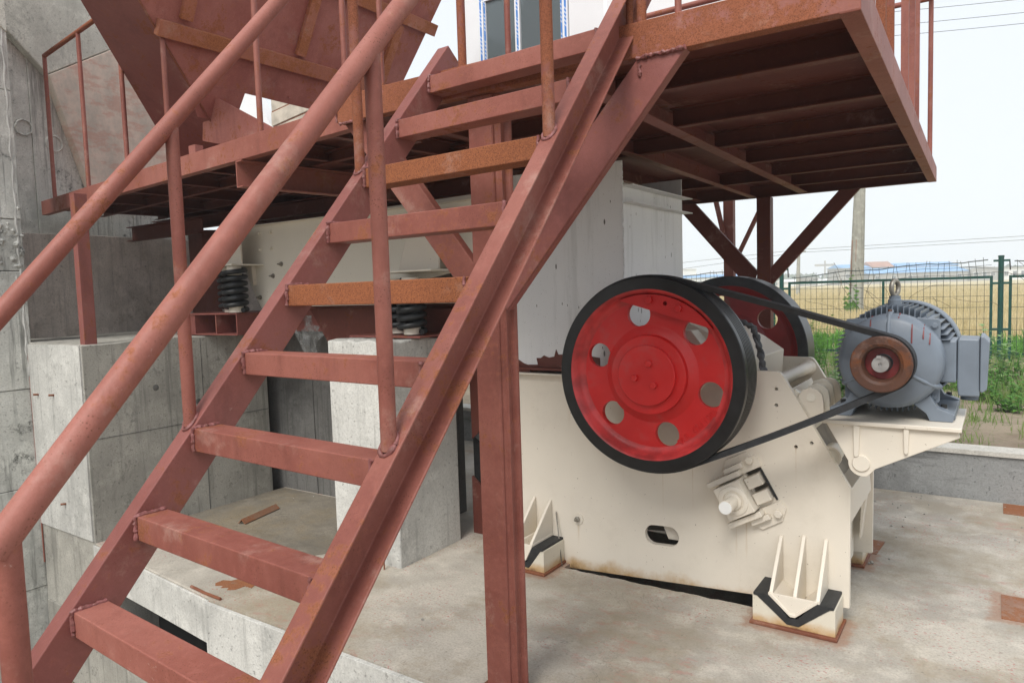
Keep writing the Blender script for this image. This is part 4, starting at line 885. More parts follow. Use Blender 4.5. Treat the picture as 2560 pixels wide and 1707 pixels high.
# cooling fins
def fin_dirs():
    for k in range(15): yield 'v', -.165 + k * .0235, 1
    for k in range(15): yield 'v', -.165 + k * .0235, -1
    for k in range(15): yield 'h', -.155 + k * .022, -1
    for k in range(14): yield 'h', -.12 + k * .024, 1
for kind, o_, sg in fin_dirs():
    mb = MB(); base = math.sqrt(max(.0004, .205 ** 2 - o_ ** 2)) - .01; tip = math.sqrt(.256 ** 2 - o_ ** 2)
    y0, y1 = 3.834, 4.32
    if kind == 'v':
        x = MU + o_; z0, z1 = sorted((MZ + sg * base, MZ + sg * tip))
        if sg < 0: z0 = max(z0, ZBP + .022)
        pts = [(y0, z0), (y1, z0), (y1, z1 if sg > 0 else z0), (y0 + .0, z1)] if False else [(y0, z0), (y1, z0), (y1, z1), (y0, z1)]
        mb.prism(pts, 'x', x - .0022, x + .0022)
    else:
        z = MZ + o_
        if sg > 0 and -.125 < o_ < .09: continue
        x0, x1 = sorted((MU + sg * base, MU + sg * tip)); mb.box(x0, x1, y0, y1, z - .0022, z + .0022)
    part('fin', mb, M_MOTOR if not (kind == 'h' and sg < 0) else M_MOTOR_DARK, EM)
mb = MB(); mb.lathe((MU, 0, MZ), [(.262, 4.325), (.266, 4.335), (.266, 4.50), (.25, 4.53), (0, 4.53), (0, 4.526), (.246, 4.526), (.256, 4.5), (.256, 4.325)], 72, closed=True); part('fan_cowl', mb, M_MOTOR, EM)
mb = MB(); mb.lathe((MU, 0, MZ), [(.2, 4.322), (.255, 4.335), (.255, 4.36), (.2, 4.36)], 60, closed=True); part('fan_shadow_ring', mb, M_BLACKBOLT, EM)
# lifting eye
mb = MB(); mb.lathe((MU - .01, 4.02, MZ + .2), [(0, 0), (.032, 0), (.032, .078), (.026, .084), (.026, .10), (0, .10)], 24, 'z')
o = part('eye_socket', mb, M_MOTOR, EM)
mb = MB(); ec = Vector((MU - .01, 4.02, MZ + .338)); mb.tube([ec + Vector((.012 * math.sin(a), .030 * math.sin(a), .037 * -math.cos(a))) for a in [2 * math.pi * k / 24 for k in range(25)]], .0115, 12, cap=False); part('lifting_eye', mb, M_GALV, EM)
# feet
for sx in (-1, 1):
    for y0, y1 in ((3.735, 3.815), (4.21, 4.27)):
        mb = MB(); x = lambda t: MU + sx * t
        mb.prism([(x(.255), ZBP + .001), (x(.165), ZBP + .001), (x(.150), ZBP + .035), (x(.10), ZBP + .075), (x(.165), ZBP + .12), (x(.195), ZBP + .062), (x(.262), ZBP + .036)], 'y', y0, y1); part('foot_web', mb, M_MOTOR, EM, .003)
    xa, xb = sorted((x(.165), x(.262)))
    part('foot_rail', MB().box(xa, xb, 3.80, 4.30, ZBP + .001, ZBP + .034), M_MOTOR, EM, .004)
    for y in (3.83, 4.26):
        hexbolt('foot_bolt', (x(.215), y, ZBP + .034), .015, .014, EM, M_STEEL, 'z', 1); hexbolt('foot_bolt', (x(.215), y, ZBP + .05), .013, .016, EM, M_BLACKBOLT, 'z', 1, washer=False)
# pulley
mb = MB(); mb.lathe((-.419, 3.447, 1.379), [(.070, .03), (.078, .008), (.086, .003), (.090, .0), (.118, .0), (.1235, .004), (.1235, .028), (.112, .034), (.112, .130), (.1235, .136), (.1235, .165), (.06, .165), (.06, .09), (.072, .085)], 72, closed=True); py = part('pulley', mb, M_PLATERUST, EM)
mb = MB(); mb.lathe((-.419, 3.447, 1.379), [(.0715, .028), (.072, .084), (.04, .084)], 48); mb.f = mb.f[:-2]; mb.sm = mb.sm[:-2]; part('pulley_recess', mb, M_RED_DULL, py)
mb = MB(); mb.lathe((-.423, 3.47, 1.377), [(0, .012), (.007, .012), (.008, 0), (.034, 0), (.036, .003), (.036, .2)], 36); mb.f = mb.f[:-1]; mb.sm = mb.sm[:-1]; part('motor_shaft', mb, M_STEEL, py)
part('shaft_key', MB().box(-.437, -.420, 3.464, 3.5, 1.404, 1.416), M_STEEL, py)
# terminal box on the right side
part('conduit_neck', MB().box(MU + .19, MU + .262, 3.85, 4.08, MZ - .105, MZ + .092), M_MOTOR, EM, .008)
part('terminal_box', MB().prism([(MU + .265, MZ + .095), (MU + .272, MZ + .100), (MU + .35, MZ + .098), (MU + .352, MZ - .165), (MU + .27, MZ - .165), (MU + .265, MZ - .12)], 'y', 3.85, 4.09), M_MOTOR, EM, .006)
part('terminal_lid', MB().prism([(MU + .353, MZ + .112), (MU + .366, MZ + .110), (MU + .388, MZ + .085), (MU + .380, MZ - .13), (MU + .362, MZ - .145), (MU + .353, MZ - .14)], 'y', 3.84, 4.10), M_MOTOR, EM, .004)
mb = MB(); mb.tube([(MU + .312, 3.92, MZ - .164), (MU + .312, 3.92, MZ - .188)], .036, 24); part('cable_gland', mb, M_MOTOR_DARK, EM)
mb = MB()
for (x, z, l) in ((-.075, .21, .045), (.095, .19, .10), (.14, .17, .06), (.165, .14, .055), (.04, .222, .02)):
    y_ = 3.742 if z > .2 else 3.728
    yq = lambda r_: 3.672 + max(0, r_ - .13) * .2 + max(0, r_ - .188) * .6
    P_ = []
    for k in range(6):
        zz = z - l * k / 5; r_ = math.hypot(x, zz); P_.append((MU + x, yq(r_) - .001 if r_ < .21 else 3.700 + (r_ - .21) * 4, MZ + zz))
    mb = MB(); mb.tube(P_, .0032, 6); part('paint_drip', mb, M_DRIP, EM)


# ================================================================== BELTS
def belt(v0, v1, k):
    c0, r0, c1, r1 = (WU, WZ), .500, (-.419, 1.379), .104
    d = math.hypot(c1[0] - c0[0], c1[1] - c0[1]); base = math.atan2(c1[1] - c0[1], c1[0] - c0[0]); be = math.acos((r0 - r1) / d)
    pts = []
    n1 = 60; a0, a1 = base + be, base + 2 * math.pi - be
    for i in range(n1 + 1): a = a0 + (a1 - a0) * i / n1; pts.append((c0[0] + r0 * math.cos(a), c0[1] + r0 * math.sin(a), a))
    # lower run sags a little
    L0 = pts[-1]; a = base - be; L1 = (c1[0] + r1 * math.cos(a), c1[1] + r1 * math.sin(a), a)
    for i in range(1, 10): t = i / 10; pts.append((L0[0] + (L1[0] - L0[0]) * t, L0[1] + (L1[1] - L0[1]) * t - .010 * math.sin(math.pi * t), a))
    for i in range(25): a_ = base - be + 2 * be * i / 24; pts.append((c1[0] + r1 * math.cos(a_), c1[1] + r1 * math.sin(a_), a_))
    t0 = pts[-1]
    for i in range(1, 8): t = i / 8; pts.append((t0[0] + (pts[0][0] - t0[0]) * t, t0[1] + (pts[0][1] - t0[1]) * t + .004 * math.sin(math.pi * t), base + be))
    th = .026; vs = []
    for x, z, a in pts:
        o_ = (x + th * math.cos(a), z + th * math.sin(a)); ins = .004
        vs += [(x, v0 + ins, z), (x, v1 - ins, z), (o_[0], v1, o_[1]), (o_[0], v0, o_[1])]
    n = len(pts); fs = [(4 * i + j, 4 * i + (j + 1) % 4, 4 * ((i + 1) % n) + (j + 1) % 4, 4 * ((i + 1) % n) + j) for i in range(n) for j in range(4)]
    o = part('drive_belt', MB().add(vs, fs), M_BELT)
    tag(o, 'black belt from flywheel to motor pulley, ' + ('frontmost of the four, nearest the rusty pulley face', 'second of the four from the front', 'third of the four from the front', 'rearmost of the four')[k], 'belt', 'drive belts between flywheel and motor'); return o
for k in range(4): belt(3.484 + k * .0245, 3.484 + k * .0245 + .0205, k)
mb = MB(); mb.prism([(-.88, 1.684), (-.78, 1.650), (-.78, 1.6512), (-.88, 1.6852)], 'y', 3.487, 3.505)

# ================================================================== GREY FEED CHUTE on top of the crusher
GB = thing('feed_chute', 'pale grey sheet steel feed chute box standing on the crusher with two welded angle ribs', 'chute', (-2.2, 4.26, 1.23))
part('front_sheet', MB().box(-2.60, -1.812, 3.83, 3.84, 1.26, 2.483), M_GREYBOX, GB, .001)
part('side_sheet', MB().box(-1.822, -1.812, 3.842, 4.765, 1.30, 2.345), M_GREYBOX, GB)
part('back_sheet', MB().box(-2.60, -1.812, 4.767, 4.777, 1.30, 2.475), M_GREYBOX, GB)
part('left_sheet', MB().box(-2.60, -2.59, 3.842, 4.765, 1.26, 2.3), M_GREYBOX, GB)
for z in (2.340, 2.243):
    part('angle_rib', MB().box(-1.811, -1.745, 3.832, 4.80, z - .004, z + .002), M_GREYBOX, GB)
mb = MB(); r_ = random.Random(4)
for i in range(170): mb.blob((-1.812 + r_.uniform(-.004, .003), 3.829 + r_.uniform(-.003, .003), 1.28 + 1.2 * i / 170), r_.uniform(.003, .0075), i)
part('weld_bead', mb, M_GREYBOX, GB)
part('bare_patch', MB().prism([(-2.60, 1.2595), (-1.98, 1.2595), (-1.98, 1.33), (-2.10, 1.345), (-2.246, 1.344), (-2.271, 1.343), (-2.286, 1.376), (-2.300, 1.33), (-2.34, 1.322), (-2.377, 1.335), (-2.40, 1.318), (-2.432, 1.317), (-2.424, 1.275), (-2.50, 1.272), (-2.53, 1.28), (-2.573, 1.305), (-2.60, 1.32)], 'y', 3.8265, 3.8295), M_PRIMER_DARK, GB)
part('bottom_flange', MB().box(-2.60, -1.80, 3.80, 4.78, 1.242, 1.258), M_PRIMER_DARK, GB)

# ================================================================== VIBRATING FEEDER
VF = thing('vibrating_feeder', 'cream vibrating feeder trough behind the stairs resting on black coil springs', 'feeder', (-4.2, 4.2, 1.65))
part('side_plate', MB().prism([(-4.93, 1.64), (-4.5, 1.71), (-3.5, 1.80), (-2.60, 1.95), (-2.62, 2.38), (-5.28, 2.338), (-5.40, 2.338), (-5.53, 2.06), (-5.53, 2.03), (-5.24, 2.03), (-5.12, 1.80), (-5.02, 1.66)], 'y', 3.70, 3.72), M_CREAM_OLD, VF, .002)
part('side_plate', MB().prism([(-5.02, 1.64), (-3.3, 1.62), (-2.60, 1.95), (-2.62, 2.38), (-5.28, 2.338), (-5.53, 2.06), (-5.10, 1.75)], 'y', 4.75, 4.77), M_CREAM_OLD, VF)
part('trough_floor', MB().box(-5.0, -2.7, 3.722, 4.748, 1.68, 1.70), M_CREAM_OLD, VF)
part('top_lip', MB().box(-5.36, -2.6, 3.66, 3.73, 2.339, 2.347), M_CREAM, VF)
def gusset(x, flip=1):
    mb = MB(); mb.prism([(x, 2.03), (x, 2.335), (x + flip * .02, 2.335), (x + flip * .14, 2.12), (x + flip * .14, 2.03)], 'y', 3.60, 3.615); return mb
for x, zp in ((-5.32, 2.032), (-3.28, 1.905)):
    part('spring_bracket', MB().prism([(x, zp), (x + .02, zp + .07), (x + .15, 2.325), (x + .34, 2.325), (x + .34, zp)], 'y', 3.50, 3.515), M_CREAM, VF, .002)
    part('spring_bracket', MB().prism([(x - .14, zp), (x - .12, zp + .07), (x + .01, 2.325), (x + .05, 2.325), (x + .05, zp)], 'y', 3.64, 3.655), M_CREAM, VF, .002)
    part('spring_plate', MB().box(x - .12, x + .36, 3.40, 3.698, zp - .014, zp - .002), M_CREAM_OLD, VF, .002)
for (x, z) in ((-5.0, 2.28), (-4.85, 2.28), (-5.0, 2.15), (-4.85, 2.15), (-4.74, 2.02), (-4.85, 1.93), (-5.03, 1.76)):
    hexbolt('bolt', (x, 3.699, z), .013, .02, VF, M_CREAM_OLD if z > 2.1 else M_GALV, shank=0 if z > 2.1 else .02)
part('joint_strip', MB().box(-5.262, -5.254, 3.694, 3.701, 2.03, 2.335), M_PRIMER_DARK, VF)
mb = MB(); mb.prism([(-5.20, 2.03), (-5.08, 2.03), (-5.07, 1.86), (-5.12, 1.90), (-5.13, 1.97)], 'y', 3.665, 3.70); part('gusset', mb, M_CREAM, VF)
# springs: five rings of wire with cream spacers inside
def spring(x, y, z0, z1, label, first=[None]):
    if first[0] is None:
        t = thing('coil_spring', label, 'spring', (x, y, z0), 0, 'coil springs under the feeder')
        h = z1 - z0; mb = MB(); turns = 6.5; n = int(turns * 20)
        mb.tube([(x + .082 * math.cos(2 * math.pi * turns * i / n), y + .082 * math.sin(2 * math.pi * turns * i / n), z0 + .018 + (h - .036) * i / n) for i in range(n + 1)], .0195, 10); part('coil', mb, M_SPRING, t)
        mb = MB(); mb.tube([(x, y, z0 + .002), (x, y, z0 + h * .2)], .056, 20); part('lower_spigot', mb, M_CREAM, t)
        mb = MB(); mb.tube([(x, y, z1 - h * .2), (x, y, z1 - .002)], .056, 20); part('upper_spigot', mb, M_CREAM, t)
        first[0] = t; return t
    return copy_tree(first[0], (x, y, z0), label=label)
for (x, y, z0, w_) in ((-5.05, 3.48, 1.645, 'front black coil spring on the wide pier beside the maroon post'), (-5.26, 3.58, 1.645, 'rear black coil spring on the wide pier beside the maroon post'),
        (-3.17, 3.48, 1.485, 'front black coil spring on the narrow pier behind the stair treads'), (-3.38, 3.58, 1.485, 'rear black coil spring on the narrow pier behind the stair treads')):
    spring(x, y, z0, z0 + .373 if z0 > 1.6 else z0 + .373, w_)
# red frame that carries the springs
BF = thing('feeder_base_frame', 'maroon steel channel frame lying on the piers under the feeder springs', 'frame', (-4.3, 3.6, 1.46))
part('top_plate', MB().box(-5.86, -5.0, 3.44, 4.1, 1.630, 1.643), M_PRIMER_CLEAN, BF, .002)
part('bottom_plate', MB().box(-5.86, -5.0, 3.44, 4.1, 1.464, 1.474), M_PRIMER_CLEAN, BF)
for x in (-5.86, -5.60, -5.30, -5.02): part('stiffener', MB().box(x, x + .012, 3.45, 4.1, 1.475, 1.629), M_PRIMER_CLEAN, BF)
part('web', MB().box(-5.86, -5.0, 3.72, 3.73, 1.475, 1.629), M_PRIMER_DARK, BF)
part('front_web', MB().box(-5.84, -5.602, 3.452, 3.46, 1.475, 1.629), M_PRIMER_CLEAN, BF)
part('top_plate', MB().box(-3.70, -3.05, 3.40, 3.85, 1.622, 1.634) if False else MB().box(-3.70, -3.05, 3.42, 3.84, 1.466, 1.478), M_PRIMER_CLEAN, BF)
part('web', MB().box(-3.62, -3.06, 3.80, 3.81, 1.479, 1.64), M_PRIMER_DARK, BF)
part('side_rail', MB().box(-4.98, -2.7, 3.90, 3.93, 1.47, 1.72), M_PRIMER_CLEAN, BF)
# inner maroon chute under the feeder
UC = thing('under_chute', 'maroon steel discharge chute below the feeder trough between the piers', 'chute', (-4.0, 4.0, 1.2))
part('chute_side', MB().prism([(-4.62, 1.655), (-3.15, 1.655), (-3.15, 1.0), (-3.72, .9), (-4.36, 1.30)], 'y', 3.86, 3.88), M_PRIMER_DARK, UC)
part('chute_frame', MB().prism([(-3.12, 1.45), (-2.60, 1.45), (-2.60, 1.15), (-3.11, .70)], 'y', 4.00, 4.02), M_PRIMER_DARK, UC)
part('chute_frame', MB().prism([(-3.14, .70), (-3.0, .60), (-2.60, .10), (-2.60, -.05), (-3.14, -.05)], 'y', 4.05, 4.07), M_VOID, UC)  # black sheet, the shade behind the chute put into its colour
part('chute_foot', MB().prism([(-3.14, .42), (-2.60, -.02), (-2.60, -.05), (-3.14, -.05)], 'y', 4.02, 4.04), M_PRIMER_DARK, UC)
part('back_sheet', MB().box(-3.30, -2.62, 4.60, 4.62, .2, 2.2), M_PRIMER_DARK, UC)
# plastic film hanging between the piers
mb = MB(); r_ = random.Random(21); n_, m_ = 9, 8; vs = []
for j in range(m_):
    for i in range(n_):
        t, s_ = i / (n_ - 1), j / (m_ - 1); vs.append((-5.0 + .62 * t * (1 - .45 * s_) + .14 * s_, 3.90 + r_.uniform(-.03, .03), 1.60 - .36 * s_ * (math.sin(math.pi * t) * .6 + .4)))
mb.add(vs, [(j * n_ + i, j * n_ + i + 1, (j + 1) * n_ + i + 1, (j + 1) * n_ + i) for j in range(m_ - 1) for i in range(n_ - 1)], True)
tag(part('plastic_sheet', mb, M_FILM), 'cloudy plastic film sagging between the piers under the feeder', 'plastic sheet')
mb = MB(); mb.tube([(-6.22, 3.45, 1.50), (-5.88, 3.66, 1.505)], .028, 16); tag(part('loose_pipe', mb, M_CONC_PINK), 'short dusty pipe lying on the wide pier by the wall', 'pipe')

# ================================================================== HOPPER
HP = thing('feed_hopper', 'big red primed steel hopper with stiffening ribs rising out of frame behind the walkway', 'hopper', (-4.9, 3.9, 2.7))
hu = lambda z: -4.7 + .6 * (z - 3.29)                 # plane of the ribbed side
def hq(v, z, off=0.): n_ = Vector((1, 0, -.6)).normalized(); p = Vector((hu(z), v, z)) + n_ * off; return p
def hplate(name, pts, o0, o1, mat, bev=0.):
    n = len(pts); mb = MB(); mb.add([hq(v, z, o0) for v, z in pts] + [hq(v, z, o1) for v, z in pts], [(i, (i + 1) % n, n + (i + 1) % n, n + i) for i in range(n)] + [tuple(range(n)), tuple(range(2 * n - 1, n - 1, -1))]); return part(name, mb, mat, HP, bev)
hplate('ribbed_side_sheet', [(2.96, 3.29), (2.53, 3.65), (1.9, 4.19), (1.9, 4.75), (5.10, 4.75), (5.03, 4.27), (4.92, 3.62), (4.87, 3.29)], -.008, 0, M_HOPPER, 0)
def hrib(v0, z0, v1, z1, w_, d, mat=M_HOPPER):
    p0, p1 = hq(v0, z0), hq(v1, z1); n_ = Vector((1, 0, -.6)).normalized()
    mb = MB(); dr = (p1 - p0).normalized(); s_ = dr.cross(n_).normalized()
    mb.add([p + s_ * a + n_ * b for p in (p0, p1) for a, b in ((-w_ / 2, 0), (w_ / 2, 0), (w_ / 2, d), (-w_ / 2, d))], [(0, 1, 5, 4), (1, 2, 6, 5), (2, 3, 7, 6), (3, 0, 4, 7), (3, 2, 1, 0), (4, 5, 6, 7)]); return part('stiffener', mb, mat, HP, .003)
hrib(2.66, 3.54, 4.94, 3.57, .105, .05, M_HOPPER_RIB); hrib(2.55, 4.085, 5.06, 4.10, .10, .05, M_HOPPER_RIB)
for v in (2.84, 3.78, 4.66): hrib(v, 3.62, v - .01, 4.04, .085, .035, M_HOPPER_RIB); hrib(v - .01, 4.15, v - .02, 4.74, .085, .035, M_HOPPER_RIB)
hrib(3.8, 3.33, 3.8, 3.34, .02, .02)
# sloping end sheet facing the camera, dark underneath
mb = MB()
E0 = Vector((-4.938, 3.42, 2.887)); E2 = Vector((-4.491, 2.53, 3.644)); E1 = E0.lerp(E2, .5); E3 = E2 + (E2 - E0) * .72
L2_ = Vector((-4.997, 2.422, 3.736)); L0_ = L2_ + (Vector((-5.581, 3.319, 2.973)) - L2_) * 1.12; L1_ = L0_.lerp(L2_, .5); L3_ = L2_ + (L2_ - L0_) * .6
th = Vector((0, .012, .012)); loop = [L0_, E0, E1, E2, E3, L3_, L2_, L1_]; n = len(loop)
mb.add(loop + [p + th for p in loop], [(i, (i + 1) % n, n + (i + 1) % n, n + i) for i in range(n)] + [(0, 1, 2, 7), (7, 2, 3, 6), (6, 3, 4, 5), (8, 15, 10, 9), (15, 14, 11, 10), (14, 13, 12, 11)])
part('sloping_end_sheet', mb, M_PRIMER_CLEAN, HP)
mb = MB(); mb.tube([E0 + Vector((.006, -.006, 0)), E1 + Vector((.006, -.006, 0)), E2 + Vector((.006, -.006, 0)), E3], .007, 8); part('corner_weld', mb, M_PRIMER_RUSTY, HP)
# skirt below the ribbed side
part('skirt_sheet', MB().add([(-4.94, 3.20, 2.94), (-3.95, 3.20, 2.69), (-3.95, 3.20, 2.83), (-4.89, 3.20, 3.30), (-4.94, 3.215, 2.94), (-3.95, 3.215, 2.69), (-3.95, 3.215, 2.83), (-4.89, 3.215, 3.30)], [(0, 1, 2, 3), (7, 6, 5, 4), (0, 4, 5, 1), (1, 5, 6, 2), (2, 6, 7, 3), (3, 7, 4, 0)]), M_HOPPER, HP, .002)
part('hopper_foot', MB().box(-4.74, -4.66, 2.96, 3.02, 2.69, 2.84), M_HOPPER, HP)
part('hopper_foot', MB().box(-4.75, -4.66, 4.80, 4.88, 2.683, 3.30), M_HOPPER, HP)
hplate('lower_band', [(3.10, 3.08), (2.96, 3.289), (3.42, 3.289), (3.40, 3.08)], -.008, 0, M_HOPPER)
# things far behind the hopper gap: white wall and timber
mb = MB(); mb.prism([(-10.4, 3.0), (-8.9, 3.0), (-9.02, 4.3), (-9.6, 5.2), (-10.4, 5.2)], 'y', 7.0, 7.15); tag(part('white_hoarding', mb, M_PANEL), 'white speckled hoarding seen through the gap under the hopper', 'hoarding')
tt = thing('timber_stack', 'weathered grey planks with brown edges seen through the gap under the hopper', 'planks', (-8.0, 7.1, 3.0))
M_PLANK = m_simple('grey_weathered_timber', (.45, .40, .33), .9, .2, 6, .004)
for i in range(9):
    a = i * .22; part('plank', MB().prism([(-9.05, 3.0 + a), (-7.0, 3.25 + a), (-7.0, 3.45 + a), (-9.05, 3.20 + a)], 'y', 7.02 + .01 * (i % 2), 7.08), M_PLANK, tt, .004)
    part('plank_edge', MB().prism([(-9.05, 3.203 + a), (-7.0, 3.453 + a), (-7.0, 3.467 + a), (-9.05, 3.217 + a)], 'y', 7.03, 7.06), M_RUST_EDGE, tt)

# ================================================================== CABIN
CB = thing('control_cabin', 'white sandwich-panel control cabin with a blue-taped sliding window up on the platform', 'cabin', (-2.6, 6.0, ZT))
cv = 5.6
xl = -4.30; xr = -1.5
wins = (-4.08, -3.13, 3.2, 4.50)                      # x0,x1,z0,z1
xs = [xl, -4.08, -3.13, -3.10, -2.72, -2.69, -2.22, -1.45, -.6, xr]
def wall(x0, x1, z0, z1): part('wall_panel', MB().box(x0 + .002, x1 - .002, cv, cv + .05, z0, z1), M_PANEL, CB, .003)
wall(xl, -4.085, ZT, 5.6)
wall(-3.125, -2.78, ZT, 5.6); wall(-2.76, -2.15, ZT, 5.6); wall(-2.13, xr, ZT, 5.6); part('right_end_wall', MB().box(xr - .05, xr - .002, cv + .052, cv + 2.0, ZT, 5.6), M_PANEL, CB); wall(-4.08, -3.13, ZT, 3.19); wall(-4.08, -3.13, 4.51, 5.6)
for x in (-2.785, -2.155): part('corner_trim', MB().box(x, x + .035, cv - .008, cv + .002, ZT, 5.6), M_UPVC, CB, .002)
part('left_end_wall', MB().box(xl, xl + .05, cv + .052, cv + 2.0, ZT, 5.6), M_PANEL, CB)
part('roof', MB().box(xl - .05, xr + .05, cv - .1, cv + 2.1, 5.602, 5.68), M_PANEL, CB)
M_DARKROOM = m_simple('cabin_inside', (.6, .6, .6), .8, .1)
part('back_wall', MB().box(xl + .052, -3.55, cv + 1.95, cv + 2.0, ZT, 3.95), M_DARKROOM, CB); part('back_wall', MB().box(-3.85, xr - .06, cv + 1.95, cv + 2.0, 3.96, 5.6), M_DARKROOM, CB); part('back_wall', MB().box(-3.2, xr - .06, cv + 1.95, cv + 2.0, ZT, 3.95), M_DARKROOM, CB)
part('floor', MB().box(xl + .05, xr - .06, cv + .052, cv + 1.94, ZT + .0, ZT + .02), M_DARKROOM, CB)
wf = bpy.data.objects.new('window', None); COL.objects.link(wf); wf.parent = CB
x0, x1, z0, z1 = wins
for a in ((x0, x0 + .045, z0, z1), (x1 - .045, x1, z0, z1)): part('window_frame', MB().box(a[0], a[1], cv - .018, cv + .03, a[2], a[3]), M_UPVC, wf, .003)
part('window_frame', MB().box(x0 + .046, x1 - .046, cv - .018, cv + .03, z1 - .045, z1), M_UPVC, wf); part('window_frame', MB().box(x0 + .046, x1 - .046, cv - .018, cv + .03, z0, z0 + .045), M_UPVC, wf)
xm = -3.655
part('window_frame', MB().box(xm - .026, xm + .026, cv - .016, cv + .026, z0 + .046, z1 - .046), M_UPVC, wf, .003)
for a in (x0 + .048, x1 - .073): part('sash_frame', MB().box(a, a + .025, cv - .010, cv + .02, z0 + .046, z1 - .046), M_UPVC, wf)
part('glass_pane', MB().box(x0 + .074, xm - .027, cv + .004, cv + .008, z0 + .046, z1 - .046), M_GLASS, wf); part('glass_pane', MB().box(xm + .027, x1 - .074, cv + .008, cv + .012, z0 + .046, z1 - .046), M_GLASS, wf)
for a, b in ((x0 + .008, x0 + .028), (x1 - .030, x1 - .010), (xm - .008, xm + .012), (x0 + .054, x0 + .068), (x1 - .068, x1 - .054)):
    part('blue_tape', MB().box(a, b, cv - .0195 if a in (x0 + .008, x1 - .030) else cv - .0175, cv - .0165 if a not in (x0 + .054,) else cv - .0095, z0 + .05, z1 - .003), M_TAPE, wf)
part('blue_tape', MB().box(x0 + .03, x1 - .03, cv - .0195, cv - .0175, z1 - .03, z1 - .012), M_TAPE, wf)

# ================================================================== CABLE at the flywheel
mb = MB(); pts = [(-1.30, 4.0, 1.56), (-1.151, 3.9, 1.544), (-1.095, 3.9, 1.515), (-1.066, 3.9, 1.455), (-1.053, 3.9, 1.36), (-1.033, 3.9, 1.287), (-1.03, 3.9, 1.21)]
fine = []
for i in range(len(pts) - 1):
    for k in range(6): fine.append(Vector(pts[i]).lerp(Vector(pts[i + 1]), k / 6))
mb.tube(fine, [.015 + .004 * math.sin(i * 1.9) for i in range(len(fine))], 12)
mb.tube([p + Vector((.016 * math.cos(i * .55), .02 * math.sin(i * .55), 0)) for i, p in enumerate(fine)], .008, 8)
tag(part('wrapped_cable', mb, M_CABLE), 'thick grey tape-wrapped cable drooping behind the front flywheel', 'cable')

# ================================================================== FENCE
FV, FG = 14.8, .31
def mesh_panel(x0, x1, y, label, ztop=1.73, zmesh=2.02, seed=1, bent=.0):
    t = thing('mesh_fence', label, 'fence', ((x0 + x1) / 2, y, FG), 0, 'green framed wire mesh fence panels'); r_ = random.Random(seed)
    for x in (x0, x1): part('frame_post', MB().box(x - .022, x + .022, y - .02, y + .02, FG, ztop + .02), M_GREEN, t)
    part('frame_rail', MB().box(x0 + .023, x1 - .023, y - .02, y + .02, ztop - .025, ztop + .02), M_GREEN, t)
    part('frame_rail', MB().box(x0 + .023, x1 - .023, y - .02, y + .02, FG + .08, FG + .12), M_GREEN, t)
    if x1 - x0 > 3: part('frame_mullion', MB().box((x0 + x1) / 2 - .02, (x0 + x1) / 2 + .02, y - .018, y + .018, FG + .12, ztop - .026), M_GREEN, t)
    n = int((x1 - x0) / .098)
    sag = lambda x: zmesh - .20 * bent * (1 - (x - x0) / (x1 - x0)) ** 1.5 - .015 * bent * math.sin((x - x0) * 5) 
    for i in range(1, n):
        x = x0 + (x1 - x0) * i / n; zt = sag(x) + r_.uniform(.0, .05); b = bent * r_.uniform(-.06, .06)
        mb = MB(); mb.tube([(x, y - .024, FG + .04), (x + r_.uniform(-.004, .004), y - .024, 1.2), (x, y - .024, 1.72), (x + b * .5, y - .03 - abs(b), (1.72 + zt) / 2), (x + b, y - .03 - abs(b) * 2, zt)], .0036, 4, cap=False); part('mesh_wire', mb, M_WIRE, t)
    z = FG + .12
    while z < zmesh - .06:
        mb = MB(); k = 24; mb.tube([(x0 + (x1 - x0) * i / k, y - .028, z if z < 1.7 else z - (zmesh - sag(x0 + (x1 - x0) * i / k))) for i in range(k + 1)], .0036, 4, cap=False); part('mesh_wire', mb, M_WIRE, t); z += .195 if z < 1.7 else .13
    # the ragged dark wire along the top
    mb = MB(); k = 26; mb.tube([(x0 + .05 + (x1 - x0 - .1) * i / k, y - .034, sag(x0 + (x1 - x0) * i / k) - .01 + r_.uniform(-.008, .008)) for i in range(k + 1)], .010, 6); part('top_wire', mb, M_WIRE, t)
    return t
mesh_panel(-3.42, -.10, FV, 'wire mesh fence panel directly behind the motor with its top mesh sagging', seed=3, bent=.9)
mesh_panel(.17, 3.6, FV, 'wire mesh fence panel right of the green post at the right edge', seed=4, bent=.15)
mesh_panel(-7.1, -3.72, FV, 'wire mesh fence panel seen behind the rear flywheel', seed=5, bent=.7)
mesh_panel(-10.8, -7.4, FV, 'wire mesh fence panel seen through the wheel holes beside the chute', seed=6, bent=.5)
def fpost(x, label):
    t = thing('fence_post', label, 'fence post', (x, FV, FG), 0, 'green fence posts')
    mb = MB(); mb.tube([(x, FV, FG - .05), (x, FV, 2.06)], .042, 16); part('post_tube', mb, M_GREEN, t)
    part('post_cap', MB().tube([(x, FV, 2.06), (x, FV, 2.09)], .046, 16), M_GREEN, t)
    for z in (.83, 1.62): part('clamp', MB().box(x - .125, x + .125, FV - .024, FV + .024, z - .02, z + .02), M_GREEN, t, .004)
    part('clamp', MB().box(x - .11, x + .13, FV - .02, FV + .02, 1.985, 2.02), M_GREEN, t)
    part('barb_arm', MB().beam((x + .12, FV, 2.0), (x + .13, FV - .01, 1.84), rect(.02, .02), up=(0, 1, 0)), M_BLACKBOLT, t)
fpost(.035, 'green steel fence post with clamps between two mesh panels at the right'); fpost(-3.57, 'green steel fence post hidden partly behind the platform brace')
